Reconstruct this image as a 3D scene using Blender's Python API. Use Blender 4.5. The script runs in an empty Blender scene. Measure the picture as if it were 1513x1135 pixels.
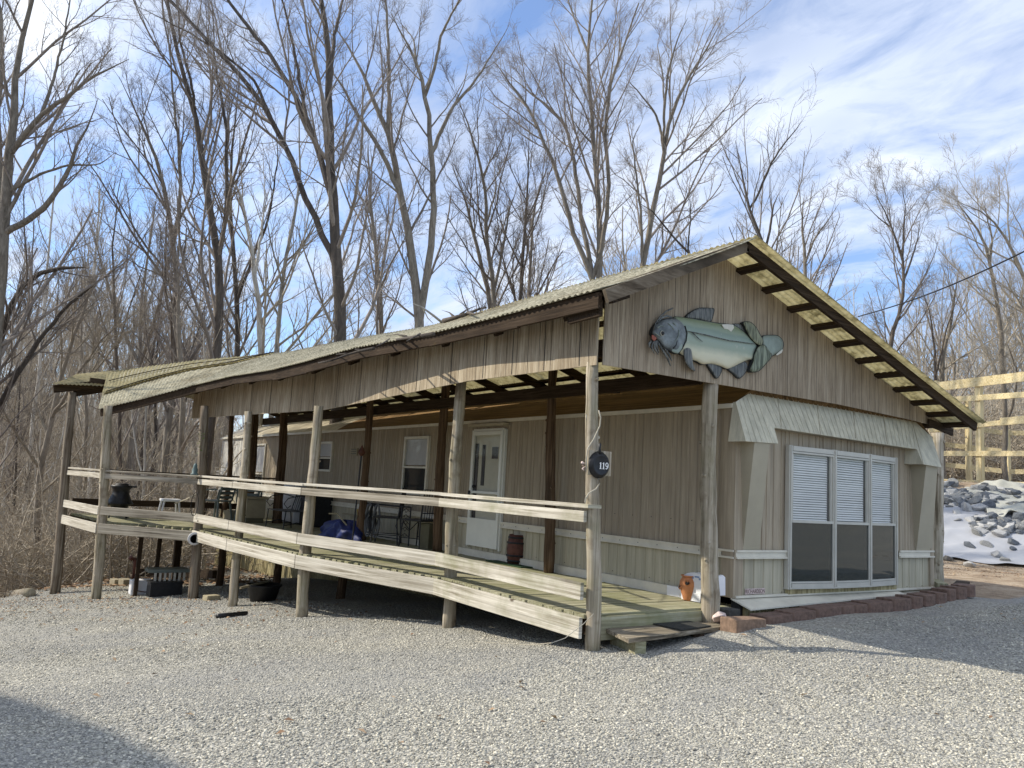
import bpy, math, random
import numpy as np
from mathutils import Vector, Matrix
random.seed(7); rng=np.random.default_rng(11)
S=bpy.context.scene
COL=S.collection
# ------------------------------------------------------------------ camera frame (measured from the building's own lines)
W_,H_=1513.0,1135.0; CX,CY=756.5,567.5; F_=1178.29
def _frame():
    a=np.array([-60-CX,673-CY,F_]); ey=a/np.linalg.norm(a)
    b=np.array([2489-CX,816-CY,F_]); ex=b-ey*(b@ey); ex/=np.linalg.norm(ex)
    return np.array([ex,ey,np.cross(ex,ey)])
R_=_frame()
CAM=np.array([-6.40,-5.35,1.47])
def _ray(px,py): return R_@np.array([px-CX,py-CY,F_])
_r=_ray(1082,884); CAM=np.array([0,0,0.5])-_r/np.linalg.norm(_r)*8.4
def at(px,py,axis,val):
    r=_ray(px,py); i='xyz'.index(axis); return Vector(CAM+r*((val-CAM[i])/r[i]))
def atd(px,py,d):
    return Vector(CAM+_ray(px,py)*(d/F_))
def onplan(px,py,a,b):
    n=np.array([b[1]-a[1],-(b[0]-a[0])]); r=_ray(px,py)
    t=((np.array(a)-CAM[:2])@n)/(r[:2]@n); return Vector(CAM+r*t)
cam=bpy.data.cameras.new('camera'); co=bpy.data.objects.new('camera',cam); COL.objects.link(co); S.camera=co
M=Matrix([[R_[0][0],-R_[0][1],-R_[0][2]],[R_[1][0],-R_[1][1],-R_[1][2]],[R_[2][0],-R_[2][1],-R_[2][2]]])
co.matrix_world=Matrix.Translation(CAM)@M.to_4x4()
cam.sensor_width=36; cam.lens=F_/W_*36; cam.clip_end=2000; cam.clip_start=0.05
# ------------------------------------------------------------------ materials
MATS={}
def nodes(name):
    m=bpy.data.materials.new(name); m.use_nodes=True; nt=m.node_tree; nt.nodes.clear()
    o=nt.nodes.new('ShaderNodeOutputMaterial'); b=nt.nodes.new('ShaderNodeBsdfPrincipled')
    nt.links.new(b.outputs[0],o.inputs[0]); return m,nt,b,o
def nd(nt,t,**k):
    n=nt.nodes.new(t)
    for a,v in k.items():
        if a in n.inputs.keys() if hasattr(n.inputs,'keys') else False: n.inputs[a].default_value=v
        else: setattr(n,a,v)
    return n
def ramp(nt,src,stops,interp='LINEAR'):
    r=nt.nodes.new('ShaderNodeValToRGB'); r.color_ramp.interpolation=interp
    e=r.color_ramp.elements
    while len(e)<len(stops): e.new(0.5)
    for i,(p,c) in enumerate(stops):
        e[i].position=p; e[i].color=(c if len(c)==4 else (*c,1)) if hasattr(c,'__len__') else (c,c,c,1)
    nt.links.new(src,r.inputs[0]); return r.outputs[0]
def coords(nt,scale=(1,1,1),kind='Object'):
    t=nt.nodes.new('ShaderNodeTexCoord'); mp=nt.nodes.new('ShaderNodeMapping'); mp.inputs['Scale'].default_value=scale
    nt.links.new(t.outputs[kind],mp.inputs[0]); return mp.outputs[0]
def noise(nt,vec,scale,detail=4,rough=.6,dist=0):
    n=nt.nodes.new('ShaderNodeTexNoise'); n.inputs['Scale'].default_value=scale; n.inputs['Detail'].default_value=detail
    n.inputs['Roughness'].default_value=rough; n.inputs['Distortion'].default_value=dist
    nt.links.new(vec,n.inputs['Vector']); return n.outputs['Fac']
def mixc(nt,fac,a,b,mode='MIX'):
    n=nt.nodes.new('ShaderNodeMix'); n.data_type='RGBA'; n.blend_type=mode
    for i,v in ((0,fac),(6,a),(7,b)):
        if hasattr(v,'default_value') or hasattr(v,'is_linked'): nt.links.new(v,n.inputs[i])
        else: n.inputs[i].default_value=(v if i==0 else (*v,1))
    return n.outputs[2]
def math_(nt,op,a,b=0.5,clamp=False):
    n=nt.nodes.new('ShaderNodeMath'); n.operation=op; n.use_clamp=clamp
    for i,v in ((0,a),(1,b)):
        if hasattr(v,'is_linked'): nt.links.new(v,n.inputs[i])
        else: n.inputs[i].default_value=v
    return n.outputs[0]
def bump(nt,b,h,strength=.3,dist=.01):
    n=nt.nodes.new('ShaderNodeBump'); n.inputs['Strength'].default_value=strength; n.inputs['Distance'].default_value=dist
    nt.links.new(h,n.inputs['Height']); nt.links.new(n.outputs[0],b.inputs['Normal'])
def plain(name,c,rough=.6,metal=0,var=.25,scale=8,bumps=.15):
    if name in MATS: return MATS[name]
    m,nt,b,o=nodes(name); v=coords(nt)
    f=noise(nt,v,scale,5,.65)
    lo=tuple(x*(1-var) for x in c); hi=tuple(min(1,x*(1+var)) for x in c)
    nt.links.new(ramp(nt,f,[(.3,lo),(.7,hi)]),b.inputs['Base Color'])
    b.inputs['Roughness'].default_value=rough; b.inputs['Metallic'].default_value=metal
    if bumps: bump(nt,b,noise(nt,v,scale*8,4,.7),bumps,.004)
    MATS[name]=m; return m
def wood(name,cols,axis='x',fine=60,rough=.85,knots=True,green=0,stain=None):
    """weathered timber; grain runs along axis (object space)"""
    if name in MATS: return MATS[name]
    m,nt,b,o=nodes(name)
    sc={'x':(.022,1,1),'y':(1,.022,1),'z':(1,1,.03),'h':(.022,.022,1),'r':(.03,1,.2)}[axis]
    v=coords(nt,sc); v1=coords(nt,(1,1,1))
    g=noise(nt,v,fine,6,.7,.4); g2=noise(nt,v,fine*.25,3,.6,1.2); big=noise(nt,v1,1.3,4,.6)
    c=ramp(nt,g,[(.37,cols[0]),(.49,cols[1]),(.62,cols[2])])
    cr_=noise(nt,coords(nt,tuple(x*.35 if x<.5 else x for x in sc)),fine*.5,3,.5,.8); c=mixc(nt,ramp(nt,cr_,[(.34,.8),(.38,0)]),c,tuple(x*.4 for x in cols[0]))
    c=mixc(nt,ramp(nt,g2,[(.35,.0),(.65,.55)]),c,tuple(x*.8 for x in cols[1]))
    c=mixc(nt,ramp(nt,big,[(.4,0),(.75,.45)]),c,cols[2])
    if green: c=mixc(nt,ramp(nt,noise(nt,v1,2.2,5,.65),[(.45,0),(.7,green)]),c,(.16,.17,.06))
    if knots:
        vo=nt.nodes.new('ShaderNodeTexVoronoi'); vo.inputs['Scale'].default_value=2.6; nt.links.new(coords(nt,tuple(x if x>.5 else .55 for x in sc)),vo.inputs['Vector'])
        c=mixc(nt,ramp(nt,vo.outputs['Distance'],[(.035,.85),(.07,0)]),c,(.06,.04,.02))
    if stain: c=mixc(nt,ramp(nt,noise(nt,v1,5,4,.6),[(.55,0),(.75,.7)]),c,stain)
    nt.links.new(c,b.inputs['Base Color']); b.inputs['Roughness'].default_value=rough
    b.inputs['Specular IOR Level'].default_value=.15; bump(nt,b,g,.35,.006); MATS[name]=m; return m
GREYW=((.10,.085,.065),(.29,.255,.20),(.52,.475,.395))
def wm(axis):
    axis='h' if axis=='y' else axis; return wood('weathered_board_'+axis,GREYW,axis,34)
WHITEW=((.22,.19,.14),(.47,.43,.355),(.70,.66,.575))
def ww(axis,g=0): axis='h' if axis=='y' else axis; return wood('bleached_board_'+axis+('g' if g else ''),WHITEW,axis,34,green=g)
DECKW=((.12,.11,.06),(.30,.28,.18),(.46,.44,.32))
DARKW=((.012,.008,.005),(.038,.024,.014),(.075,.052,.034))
BROWNW=((.028,.017,.010),(.095,.058,.034),(.19,.13,.085))
PINEW=((.48,.36,.17),(.66,.54,.30),(.78,.68,.45))
M_deck=wood('mossy_deck_board',DECKW,'x',40,.9,False,.6)
M_log=wood('peeled_log_grey',((.09,.07,.045),(.33,.28,.205),(.56,.50,.41)),'z',26,.85,True,.3,(.10,.065,.035))
M_logb=wood('bark_log_brown',BROWNW,'z',30,.95)
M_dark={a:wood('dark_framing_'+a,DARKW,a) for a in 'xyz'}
M_pine={a:wood('fresh_pine_'+a,PINEW,a,30) for a in 'xyz'}
def ply(name,axis,c0,c1,c2):
    m,nt,b,o=nodes(name)
    v=coords(nt,(1,1,.03)); v1=coords(nt,(1,1,.25))
    g=noise(nt,v,75,6,.75,.3); big=noise(nt,v1,1.6,5,.65,.5)
    c=ramp(nt,g,[(.35,c0),(.5,c1),(.65,c2)])
    c=mixc(nt,ramp(nt,big,[(.38,0),(.7,.65)]),c,c0)
    streak=noise(nt,coords(nt,(1,1,.12)),9,4,.6)
    c=mixc(nt,ramp(nt,streak,[(.5,0),(.72,.5)]),c,c2)
    # T1-11 style grooves
    sx=nt.nodes.new('ShaderNodeSeparateXYZ'); t=nt.nodes.new('ShaderNodeTexCoord'); nt.links.new(t.outputs['Object'],sx.inputs[0])
    u=sx.outputs['X' if axis=='x' else 'Y']
    fr=math_(nt,'FRACT',math_(nt,'MULTIPLY',u,1/.17)); gr=math_(nt,'LESS_THAN',fr,.045)
    wig=noise(nt,coords(nt,(1,1,.4)),3,2,.5)
    gr=math_(nt,'MULTIPLY',gr,ramp(nt,wig,[(.4,.35),(.6,.9)]))
    c=mixc(nt,gr,c,tuple(x*.35 for x in c0))
    nt.links.new(c,b.inputs['Base Color']); b.inputs['Roughness'].default_value=.9
    h=math_(nt,'SUBTRACT',g,math_(nt,'MULTIPLY',gr,1.5)); bump(nt,b,h,.6,.006); return m
M_ply_x=ply('weathered_plywood_x','x',(.16,.12,.08),(.335,.265,.185),(.50,.42,.315))
M_ply_y=ply('weathered_plywood_y','y',(.13,.095,.055),(.36,.285,.19),(.58,.50,.37))
def siding(name,c,g):
    m,nt,b,o=nodes(name)
    v=coords(nt,(1,1,.05)); f=noise(nt,v,14,5,.7); f2=noise(nt,v,70,3,.7); b2=noise(nt,coords(nt),1.1,3,.6)
    col=ramp(nt,f,[(.38,tuple(x*.80 for x in c)),(.62,tuple(x*1.14 for x in c))])
    col=mixc(nt,ramp(nt,f2,[(.45,0),(.75,.45)]),col,g)
    col=mixc(nt,ramp(nt,b2,[(.45,0),(.8,.35)]),col,tuple(x*.62 for x in c))
    nt.links.new(col,b.inputs['Base Color']); b.inputs['Roughness'].default_value=.55; b.inputs['Specular IOR Level'].default_value=.12
    MATS[name]=m; return m
M_side_up=siding('siding_pinkish_tan',(.385,.322,.238),(.25,.20,.15))
M_side_lo=siding('siding_cream',(.46,.42,.315),(.42,.39,.30))
M_side_sunlit=siding('siding_sunlit_tone',(.62,.60,.55),(.55,.52,.46))  # paler copy of the siding; sunlight at the far end is in its colour
M_awn=siding('awning_cream',(.54,.505,.39),(.48,.46,.38))
M_trim=plain('trim_white',(.64,.60,.50),.45,0,.12,5,.05)
M_brace=plain('brace_tan',(.38,.335,.245),.5,0,.08,3,.04)
def skirtm():
    m,nt,b,o=nodes('skirting_mouldy')
    f=noise(nt,coords(nt,(1,1,.1)),30,5,.7); f2=noise(nt,coords(nt),3,4,.6)
    c=ramp(nt,f,[(.35,(.16,.12,.05)),(.55,(.42,.36,.19)),(.75,(.55,.50,.33))])
    c=mixc(nt,ramp(nt,f2,[(.45,0),(.7,.6)]),c,(.13,.10,.04))
    nt.links.new(c,b.inputs['Base Color']); b.inputs['Roughness'].default_value=.8; bump(nt,b,f,.3,.004); return m
M_skirt=skirtm()
def fiberglass():
    m,nt,b,o=nodes('fibreglass_roofing'); nt.nodes.remove(b)
    v=coords(nt); f=noise(nt,v,26,6,.8); f1=noise(nt,v,6,6,.75); big=noise(nt,v,.55,3,.6)
    c=ramp(nt,f,[(.33,(.06,.055,.04)),(.5,(.33,.305,.225)),(.68,(.58,.55,.44))])
    c=mixc(nt,ramp(nt,f1,[(.5,0),(.68,.8)]),c,(.10,.10,.075))
    d=nt.nodes.new('ShaderNodeBsdfDiffuse'); nt.links.new(c,d.inputs[0])
    t=nt.nodes.new('ShaderNodeBsdfTranslucent'); nt.links.new(ramp(nt,f,[(.3,(.22,.14,.05)),(.6,(.80,.64,.36))]),t.inputs[0])
    mx=nt.nodes.new('ShaderNodeMixShader'); nt.links.new(ramp(nt,math_(nt,'ADD',math_(nt,'MULTIPLY',big,.7),math_(nt,'MULTIPLY',f1,.3)),[(.38,.50),(.44,.25),(.47,.02)]),mx.inputs[0])
    nt.links.new(d.outputs[0],mx.inputs[1]); nt.links.new(t.outputs[0],mx.inputs[2]); nt.links.new(mx.outputs[0],o.inputs[0]); return m
M_fib=fiberglass()
def fib2():
    m,nt,b,o=nodes('fibreglass_clean'); nt.nodes.remove(b)
    v=coords(nt); f=noise(nt,v,20,6,.8); f1=noise(nt,v,7,6,.75)
    c=ramp(nt,f,[(.33,(.18,.165,.10)),(.5,(.47,.44,.30)),(.68,(.66,.63,.48))])
    c=mixc(nt,ramp(nt,f1,[(.52,0),(.7,.6)]),c,(.13,.13,.08))
    d=nt.nodes.new('ShaderNodeBsdfDiffuse'); nt.links.new(c,d.inputs[0])
    t=nt.nodes.new('ShaderNodeBsdfTranslucent'); nt.links.new(ramp(nt,f1,[(.3,(.86,.81,.62)),(.5,(.72,.66,.46)),(.7,(.30,.26,.15))]),t.inputs[0])
    mx=nt.nodes.new('ShaderNodeMixShader'); mx.inputs[0].default_value=.62
    nt.links.new(d.outputs[0],mx.inputs[1]); nt.links.new(t.outputs[0],mx.inputs[2]); nt.links.new(mx.outputs[0],o.inputs[0]); return m
M_fib2=fib2()
M_black=plain('black_iron',(.018,.018,.02),.5,.3,.4,20,.2)
M_rust=plain('rusty_barrel',(.10,.035,.022),.7,.1,.5,14,.3)
M_terra=plain('terracotta',(.52,.21,.085),.8,0,.2,12,.15)
M_white=plain('white_plastic',(.78,.78,.80),.4,0,.06,5,.03)
M_grey=plain('grey_enamel',(.52,.52,.53),.4,0,.08,5,.03)
M_gplas=plain('sage_plastic',(.14,.165,.15),.45,0,.15,5,.03)
M_tan=plain('tan_box',(.30,.255,.17),.7,0,.15,5,.05)
M_olive=plain('olive_box',(.10,.09,.05),.7,0,.2,5,.05)
M_blue=plain('blue_tarp',(.005,.016,.11),.6,0,.5,9,.6)
M_yellow=plain('yellow_plastic',(.62,.43,.03),.5,0,.1,5,.03)
M_block=plain('red_concrete_block',(.155,.098,.075),.95,0,.45,22,.6)
M_blockl=plain('tan_paver',(.22,.145,.10),.95,0,.35,22,.6)
M_conc=plain('concrete_block',(.36,.31,.20),.95,0,.3,20,.5)
M_stone=plain('rip_rap_grey',(.20,.20,.195),.9,0,.45,9,.6)
M_stoned=plain('rip_rap_dark',(.10,.11,.125),.85,0,.5,9,.6)
M_stonel=plain('rip_rap_pale',(.36,.355,.345),.9,0,.3,9,.6)
M_rockp=plain('pink_white_rock',(.62,.50,.46),.85,0,.3,14,.5)
M_rope=plain('pale_vine_rope',(.42,.38,.30),.9,0,.2,30,.2)
M_hose=plain('hose_grey',(.11,.115,.125),.5,0,.4,8,.1)
M_cordb=plain('cord_brown',(.22,.12,.06),.6,0,.3,8,.1)
M_mat_g=plain('green_mat',(.025,.06,.02),1,0,.5,90,.8)
M_mat_d=plain('dark_mat',(.035,.035,.03),1,0,.7,120,.9)
M_alu=plain('aluminium_frame',(.50,.48,.42),.5,0,.08,6,.03)
M_white_t=plain('white_letter',(.85,.85,.83),.5,0,.02,3,0)
M_textd=plain('brown_letter',(.12,.07,.06),.6,0,.1,5,0)
M_blind=plain('blind_slat',(.86,.87,.84),.5,0,.06,3,0)
M_door=plain('door_cream',(.50,.48,.38),.5,0,.08,5,.03)
M_doorw=plain('door_white',(.68,.68,.62),.4,0,.05,5,.03)
M_tinb=wood('stained_eave_board',((.05,.03,.014),(.16,.095,.04),(.27,.17,.08)),'y',30)
M_tin=plain('trailer_roof_tin',(.50,.44,.33),.45,.2,.3,3,.1)
M_ring=plain('copper_red',(.45,.06,.03),.5,0,.1,5,0)
def glass(name,dark,alpha):
    m,nt,b,o=nodes(name)
    b.inputs['Base Color'].default_value=(*dark,1); b.inputs['Roughness'].default_value=.03
    b.inputs['Alpha'].default_value=alpha; b.inputs['Specular IOR Level'].default_value=1.0
    f=noise(nt,coords(nt),1.5,2,.5); bump(nt,b,f,.06,.05)
    MATS[name]=m; return m
M_glass=glass('window_glass',(.05,.055,.055),.16)
M_glassd=glass('window_glass_dark',(.028,.034,.03),.90)
M_void=plain('dark_interior',(.02,.02,.018),.9,0,.3,3,0)
def barkm(name,a,b_,c_):
    m,nt,b,o=nodes(name); v=coords(nt,(1,1,.22)); f=noise(nt,v,16,6,.75,.6); f2=noise(nt,coords(nt),.8,3,.6)
    c=ramp(nt,f,[(.3,a),(.5,b_),(.72,c_)]); c=mixc(nt,ramp(nt,f2,[(.4,0),(.7,.5)]),c,c_)
    oi=nt.nodes.new('ShaderNodeObjectInfo'); hs=nt.nodes.new('ShaderNodeHueSaturation'); nt.links.new(c,hs.inputs['Color'])
    nt.links.new(ramp(nt,oi.outputs['Random'],[(0,.72),(1,1.3)]),hs.inputs['Value']); nt.links.new(hs.outputs[0],b.inputs['Base Color'])
    b.inputs['Roughness'].default_value=.95; bump(nt,b,f,.9,.03); MATS[name]=m; return m
M_bark=barkm('bark_grey',(.07,.058,.044),(.20,.17,.135),(.36,.32,.265))
M_barkd=barkm('bark_dark',(.022,.018,.016),(.075,.06,.05),(.15,.125,.10))
M_barkp=barkm('bark_pale',(.22,.20,.17),(.42,.39,.34),(.62,.60,.55))
M_twig=barkm('twig_grey',(.11,.09,.075),(.21,.175,.15),(.33,.29,.25))
M_twigb=barkm('twig_tan',(.21,.175,.13),(.38,.325,.25),(.54,.475,.38))
# ------------------------------------------------------------------ object helpers
ORG={}
def finish(name,me,mat,parent,smooth=False):
    ob=bpy.data.objects.new(name,me); COL.objects.link(ob)
    if mat: me.materials.append(mat)
    if smooth:
        me.polygons.foreach_set('use_smooth',[True]*len(me.polygons))
    if parent is not None: ob.parent=parent
    return ob
def tag(o,label=None,cat=None,group=None,kind=None):
    if label: o['label']=label
    if cat: o['category']=cat
    if group: o['group']=group
    if kind: o['kind']=kind
    return o
def thing(name,label,cat,loc=(0,0,0),group=None):
    o=bpy.data.objects.new(name,None); COL.objects.link(o); o.location=loc; o.empty_display_size=.1
    ORG[o]=Vector(loc); return tag(o,label,cat,group)
class MB:
    def __init__(s): s.v=[]; s.f=[]; s.smooth=False
    def add(s,vs,fs):
        n=len(s.v); s.v+= [tuple(v) for v in vs]; s.f+=[tuple(i+n for i in f) for f in fs]; return s
    def box(s,c,d,rz=0,jit=0):
        c=Vector(c); h=Vector(d)/2; q=Matrix.Rotation(rz,3,'Z'); vs=[]
        for z in(-1,1):
            for x,y in((-1,-1),(1,-1),(1,1),(-1,1)):
                p=Vector((x*h.x,y*h.y,z*h.z)); p=q@p+c
                if jit: p+=Vector([random.uniform(-jit,jit) for _ in range(3)])
                vs.append(p)
        return s.add(vs,[(3,2,1,0),(4,5,6,7),(0,1,5,4),(1,2,6,5),(2,3,7,6),(3,0,4,7)])
    def beam(s,a,b,w,h,up=(0,0,1)):
        """w across, h along up; a-b is the centreline"""
        a=Vector(a);b=Vector(b);t=(b-a).normalized();sd=t.cross(Vector(up)).normalized();u=sd.cross(t)
        vs=[]
        for p in(a,b):
            for x,y in((-1,-1),(1,-1),(1,1),(-1,1)): vs.append(p+sd*x*w/2+u*y*h/2)
        return s.add(vs,[(0,1,2,3),(7,6,5,4),(0,4,5,1),(1,5,6,2),(2,6,7,3),(3,7,4,0)])
    def tube(s,pts,r,n=8,cap=True):
        pts=[Vector(p) for p in pts]; k=len(pts)
        rs=r if hasattr(r,'__len__') else [r]*k
        vs=[];ref=Vector((0,0,1)) if abs((pts[-1]-pts[0]).normalized().z)<.9 else Vector((1,0,0))
        for i,p in enumerate(pts):
            t=(pts[min(i+1,k-1)]-pts[max(i-1,0)]).normalized()
            a=t.cross(ref)
            if a.length<1e-4: a=t.cross(Vector((0,1,0)))
            a.normalize(); b=t.cross(a)
            for j in range(n):
                th=2*math.pi*j/n; vs.append(p+(a*math.cos(th)+b*math.sin(th))*rs[i])
        fs=[(i*n+j,i*n+(j+1)%n,(i+1)*n+(j+1)%n,(i+1)*n+j) for i in range(k-1) for j in range(n)]
        if cap: fs+=[tuple(range(n-1,-1,-1)),tuple((k-1)*n+j for j in range(n))]
        return s.add(vs,fs)
    def lathe(s,prof,c=(0,0,0),n=20,ax='z'):
        c=Vector(c);vs=[]
        for r,h in prof:
            for j in range(n):
                th=2*math.pi*j/n; x,y=r*math.cos(th),r*math.sin(th)
                vs.append(c+(Vector((x,y,h)) if ax=='z' else Vector((x,h,y)) if ax=='y' else Vector((h,x,y))))
        k=len(prof)
        fs=[(i*n+j,i*n+(j+1)%n,(i+1)*n+(j+1)%n,(i+1)*n+j) for i in range(k-1) for j in range(n)]
        if prof[0][0]>1e-4: fs.append(tuple(range(n-1,-1,-1)))
        if prof[-1][0]>1e-4: fs.append(tuple((k-1)*n+j for j in range(n)))
        return s.add(vs,fs)
    def prism(s,pts,off):
        """polygon pts extruded by vector off"""
        pts=[Vector(p) for p in pts];off=Vector(off);n=len(pts)
        vs=pts+[p+off for p in pts]
        fs=[tuple(range(n)),tuple(range(2*n-1,n-1,-1))]+[(i,i+n,(i+1)%n+n,(i+1)%n) for i in range(n)]
        return s.add(vs,fs)
    def build(s,name,mat,parent=None,smooth=False,bevel=0,loc=None):
        root=parent
        while root is not None and root.parent is not None: root=root.parent
        o=ORG.get(root,Vector((0,0,0))) if root is not None else (Vector(loc) if loc else Vector((0,0,0)))
        me=bpy.data.meshes.new(name)
        me.from_pydata([(v[0]-o[0],v[1]-o[1],v[2]-o[2]) for v in s.v],[],s.f); me.update()
        ob=finish(name,me,mat,parent,smooth)
        if root is None:
            ob.location=o; ORG[ob]=o
        if bevel:
            b=ob.modifiers.new('bevel','BEVEL'); b.width=bevel; b.segments=2; b.limit_method='ANGLE'
        return ob
def npmesh(name,V,Fc,nv,mat,parent=None,smooth=False):
    """V (n,3), Fc (m,nv) int"""
    me=bpy.data.meshes.new(name); V=np.asarray(V,dtype=np.float32); Fc=np.asarray(Fc,dtype=np.int32)
    me.vertices.add(len(V)); me.vertices.foreach_set('co',V.ravel())
    me.loops.add(Fc.size); me.loops.foreach_set('vertex_index',Fc.ravel())
    me.polygons.add(len(Fc)); me.polygons.foreach_set('loop_start',np.arange(0,Fc.size,nv,dtype=np.int32))
    me.update(calc_edges=True)
    return finish(name,me,mat,parent,smooth)
# ------------------------------------------------------------------ terrain
def interp(x,xs,ys): return np.interp(x,xs,ys)
def ground(x,y):
    x=np.asarray(x,dtype=float);y=np.asarray(y,dtype=float)
    A=interp(x,[-30,-8,-6.4,-1.8,.4,3.5,8,20,60],[-1.2,-.28,-.15,.12,.28,.46,.45,.44,.6])
    B=interp(y,[-60,0,2.6,5.2,7.6,9.4,12.8,15.6,30],[.3,0,-.28,-.52,-.71,-.80,-1.12,-1.34,-2.4])
    w=interp(x,[1.,5.],[1.,.0])
    z=A+B*w
    # wooded ravine beyond the gravel edge on the left and behind the house
    s1=(-.83)*(x+4.9)+.557*(y-14.6)
    s2=(y-21.)-np.maximum(0,x-3)*.9
    s=np.maximum(s1,s2)
    drop=interp(s,[0,1.2,12,24,55,110,260],[0,-.5,-3.4,-3.6,1.5,8.,14.])
    z=z*interp(s,[0,12],[1,.4])+drop
    # raised building pad on the right (bank facing the camera)
    # bank coordinate: distance past toe along bank normal
    q=(x-BT[0])*BN[0]+(y-BT[1])*BN[1]
    lat=-(x-BT[0])*BN[1]+(y-BT[1])*BN[0]
    bank=interp(q,[0,.5,4.6,5.4,30,60],[0,.15,1.72,1.80,1.85,4.5])*interp(lat,[6.,12.],[1,0])
    z=z+np.where(s2<25,bank,bank)
    z+= interp(x,[-1.2,-.3,.1,.6,2,4.6,5.5],[0,.085,.045,.0,-.01,-.02,0])*np.clip(1-np.abs(y+.5)/1.6,0,1)
    z+= .03*np.sin(x*.9+1.3)*np.cos(y*.7)+.02*np.sin(x*2.3+y*1.7)*(s<0)+ .25*np.sin(x*.35+y*.21)*np.cos(y*.31-x*.11)*(s>3)
    return z
_a=at(1440,836,'z',.45); _b=at(1513,836,'z',.45)
# bank toe position and normal (pointing uphill, away from camera)
BT=(_a.x,_a.y); _d=np.array([_a.x-CAM[0],_a.y-CAM[1]]); _d/=np.linalg.norm(_d)
_ang=math.radians(8); BN=(_d[0]*math.cos(_ang)-_d[1]*math.sin(_ang),_d[0]*math.sin(_ang)+_d[1]*math.cos(_ang))
def gz(x,y): return float(ground(x,y))
def axisgrid(lo,hi,c,fine,n):
    t=np.linspace(-1,1,n); k=4.2; u=np.sinh(t*k)/np.sinh(k)
    return np.where(u<0,c+u*(c-lo),c+u*(hi-c))
def ground_mat():
    m,nt,b,o=nodes('ground_gravel_and_leaf_litter')
    at_=nt.nodes.new('ShaderNodeAttribute'); at_.attribute_name='gravel'
    at2=nt.nodes.new('ShaderNodeAttribute'); at2.attribute_name='dirt'
    v=coords(nt)
    vo=nt.nodes.new('ShaderNodeTexVoronoi'); vo.inputs['Scale'].default_value=42; vo.inputs['Randomness'].default_value=1; nt.links.new(v,vo.inputs['Vector'])
    sep=nt.nodes.new('ShaderNodeSeparateColor'); nt.links.new(vo.outputs['Color'],sep.inputs[0])
    vo2=nt.nodes.new('ShaderNodeTexVoronoi'); vo2.inputs['Scale'].default_value=95; nt.links.new(v,vo2.inputs['Vector'])
    sep2=nt.nodes.new('ShaderNodeSeparateColor'); nt.links.new(vo2.outputs['Color'],sep2.inputs[0])
    c=ramp(nt,sep.outputs[0],[(0,(.16,.155,.14)),(.35,(.34,.33,.295)),(.7,(.47,.45,.395)),(1,(.64,.61,.53))])
    c2=ramp(nt,sep2.outputs[0],[(0,(.14,.135,.12)),(.5,(.37,.355,.315)),(1,(.60,.575,.50))])
    c=mixc(nt,.4,c,c2)
    c=mixc(nt,ramp(nt,vo.outputs['Distance'],[(.35,0),(.75,.5)]),c,(.10,.095,.085))
    big=noise(nt,coords(nt,(1,1.8,1)),.35,4,.6,.8); c=mixc(nt,ramp(nt,big,[(.42,0),(.62,.45)]),c,(.25,.25,.25))
    big2=noise(nt,v,.9,4,.6); c=mixc(nt,ramp(nt,big2,[(.5,0),(.75,.3)]),c,(.52,.48,.38))
    lf=nt.nodes.new('ShaderNodeTexVoronoi'); lf.inputs['Scale'].default_value=26; nt.links.new(v,lf.inputs['Vector'])
    sl=nt.nodes.new('ShaderNodeSeparateColor'); nt.links.new(lf.outputs['Color'],sl.inputs[0])
    lit=ramp(nt,sl.outputs[0],[(0,(.14,.095,.06)),(.4,(.25,.175,.11)),(.75,(.36,.26,.17)),(1,(.48,.37,.26))])
    lit=mixc(nt,ramp(nt,noise(nt,v,.7,5,.7),[(.4,0),(.65,.6)]),lit,(.13,.085,.05))
    dirt=ramp(nt,noise(nt,v,3,6,.75),[(.3,(.16,.11,.075)),(.5,(.34,.26,.18)),(.72,(.50,.41,.31))])
    edge=noise(nt,v,1.6,4,.7)
    gm=ramp(nt,math_(nt,'ADD',at_.outputs['Fac'],math_(nt,'MULTIPLY',math_(nt,'SUBTRACT',edge,.5),.9)),[(.42,0),(.58,1)])
    dm=ramp(nt,math_(nt,'ADD',at2.outputs['Fac'],math_(nt,'MULTIPLY',math_(nt,'SUBTRACT',edge,.5),.9)),[(.42,0),(.58,1)])
    base=mixc(nt,dm,lit,dirt); base=mixc(nt,gm,base,c)
    # scattered leaf debris on the gravel
    lm=math_(nt,'MULTIPLY',ramp(nt,noise(nt,v,.8,3,.6),[(.6,0),(.72,.8)]),ramp(nt,sl.outputs[1],[(.82,0),(.86,1)]))
    base=mixc(nt,math_(nt,'MULTIPLY',lm,.5),base,(.22,.13,.08))
    nt.links.new(base,b.inputs['Base Color']); b.inputs['Roughness'].default_value=.95; b.inputs['Specular IOR Level'].default_value=.15
    hgt=math_(nt,'ADD',math_(nt,'MULTIPLY',math_(nt,'SUBTRACT',1,vo.outputs['Distance']),.8),math_(nt,'MULTIPLY',sep.outputs[1],.5))
    bump(nt,b,hgt,.9,.02); return m
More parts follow.
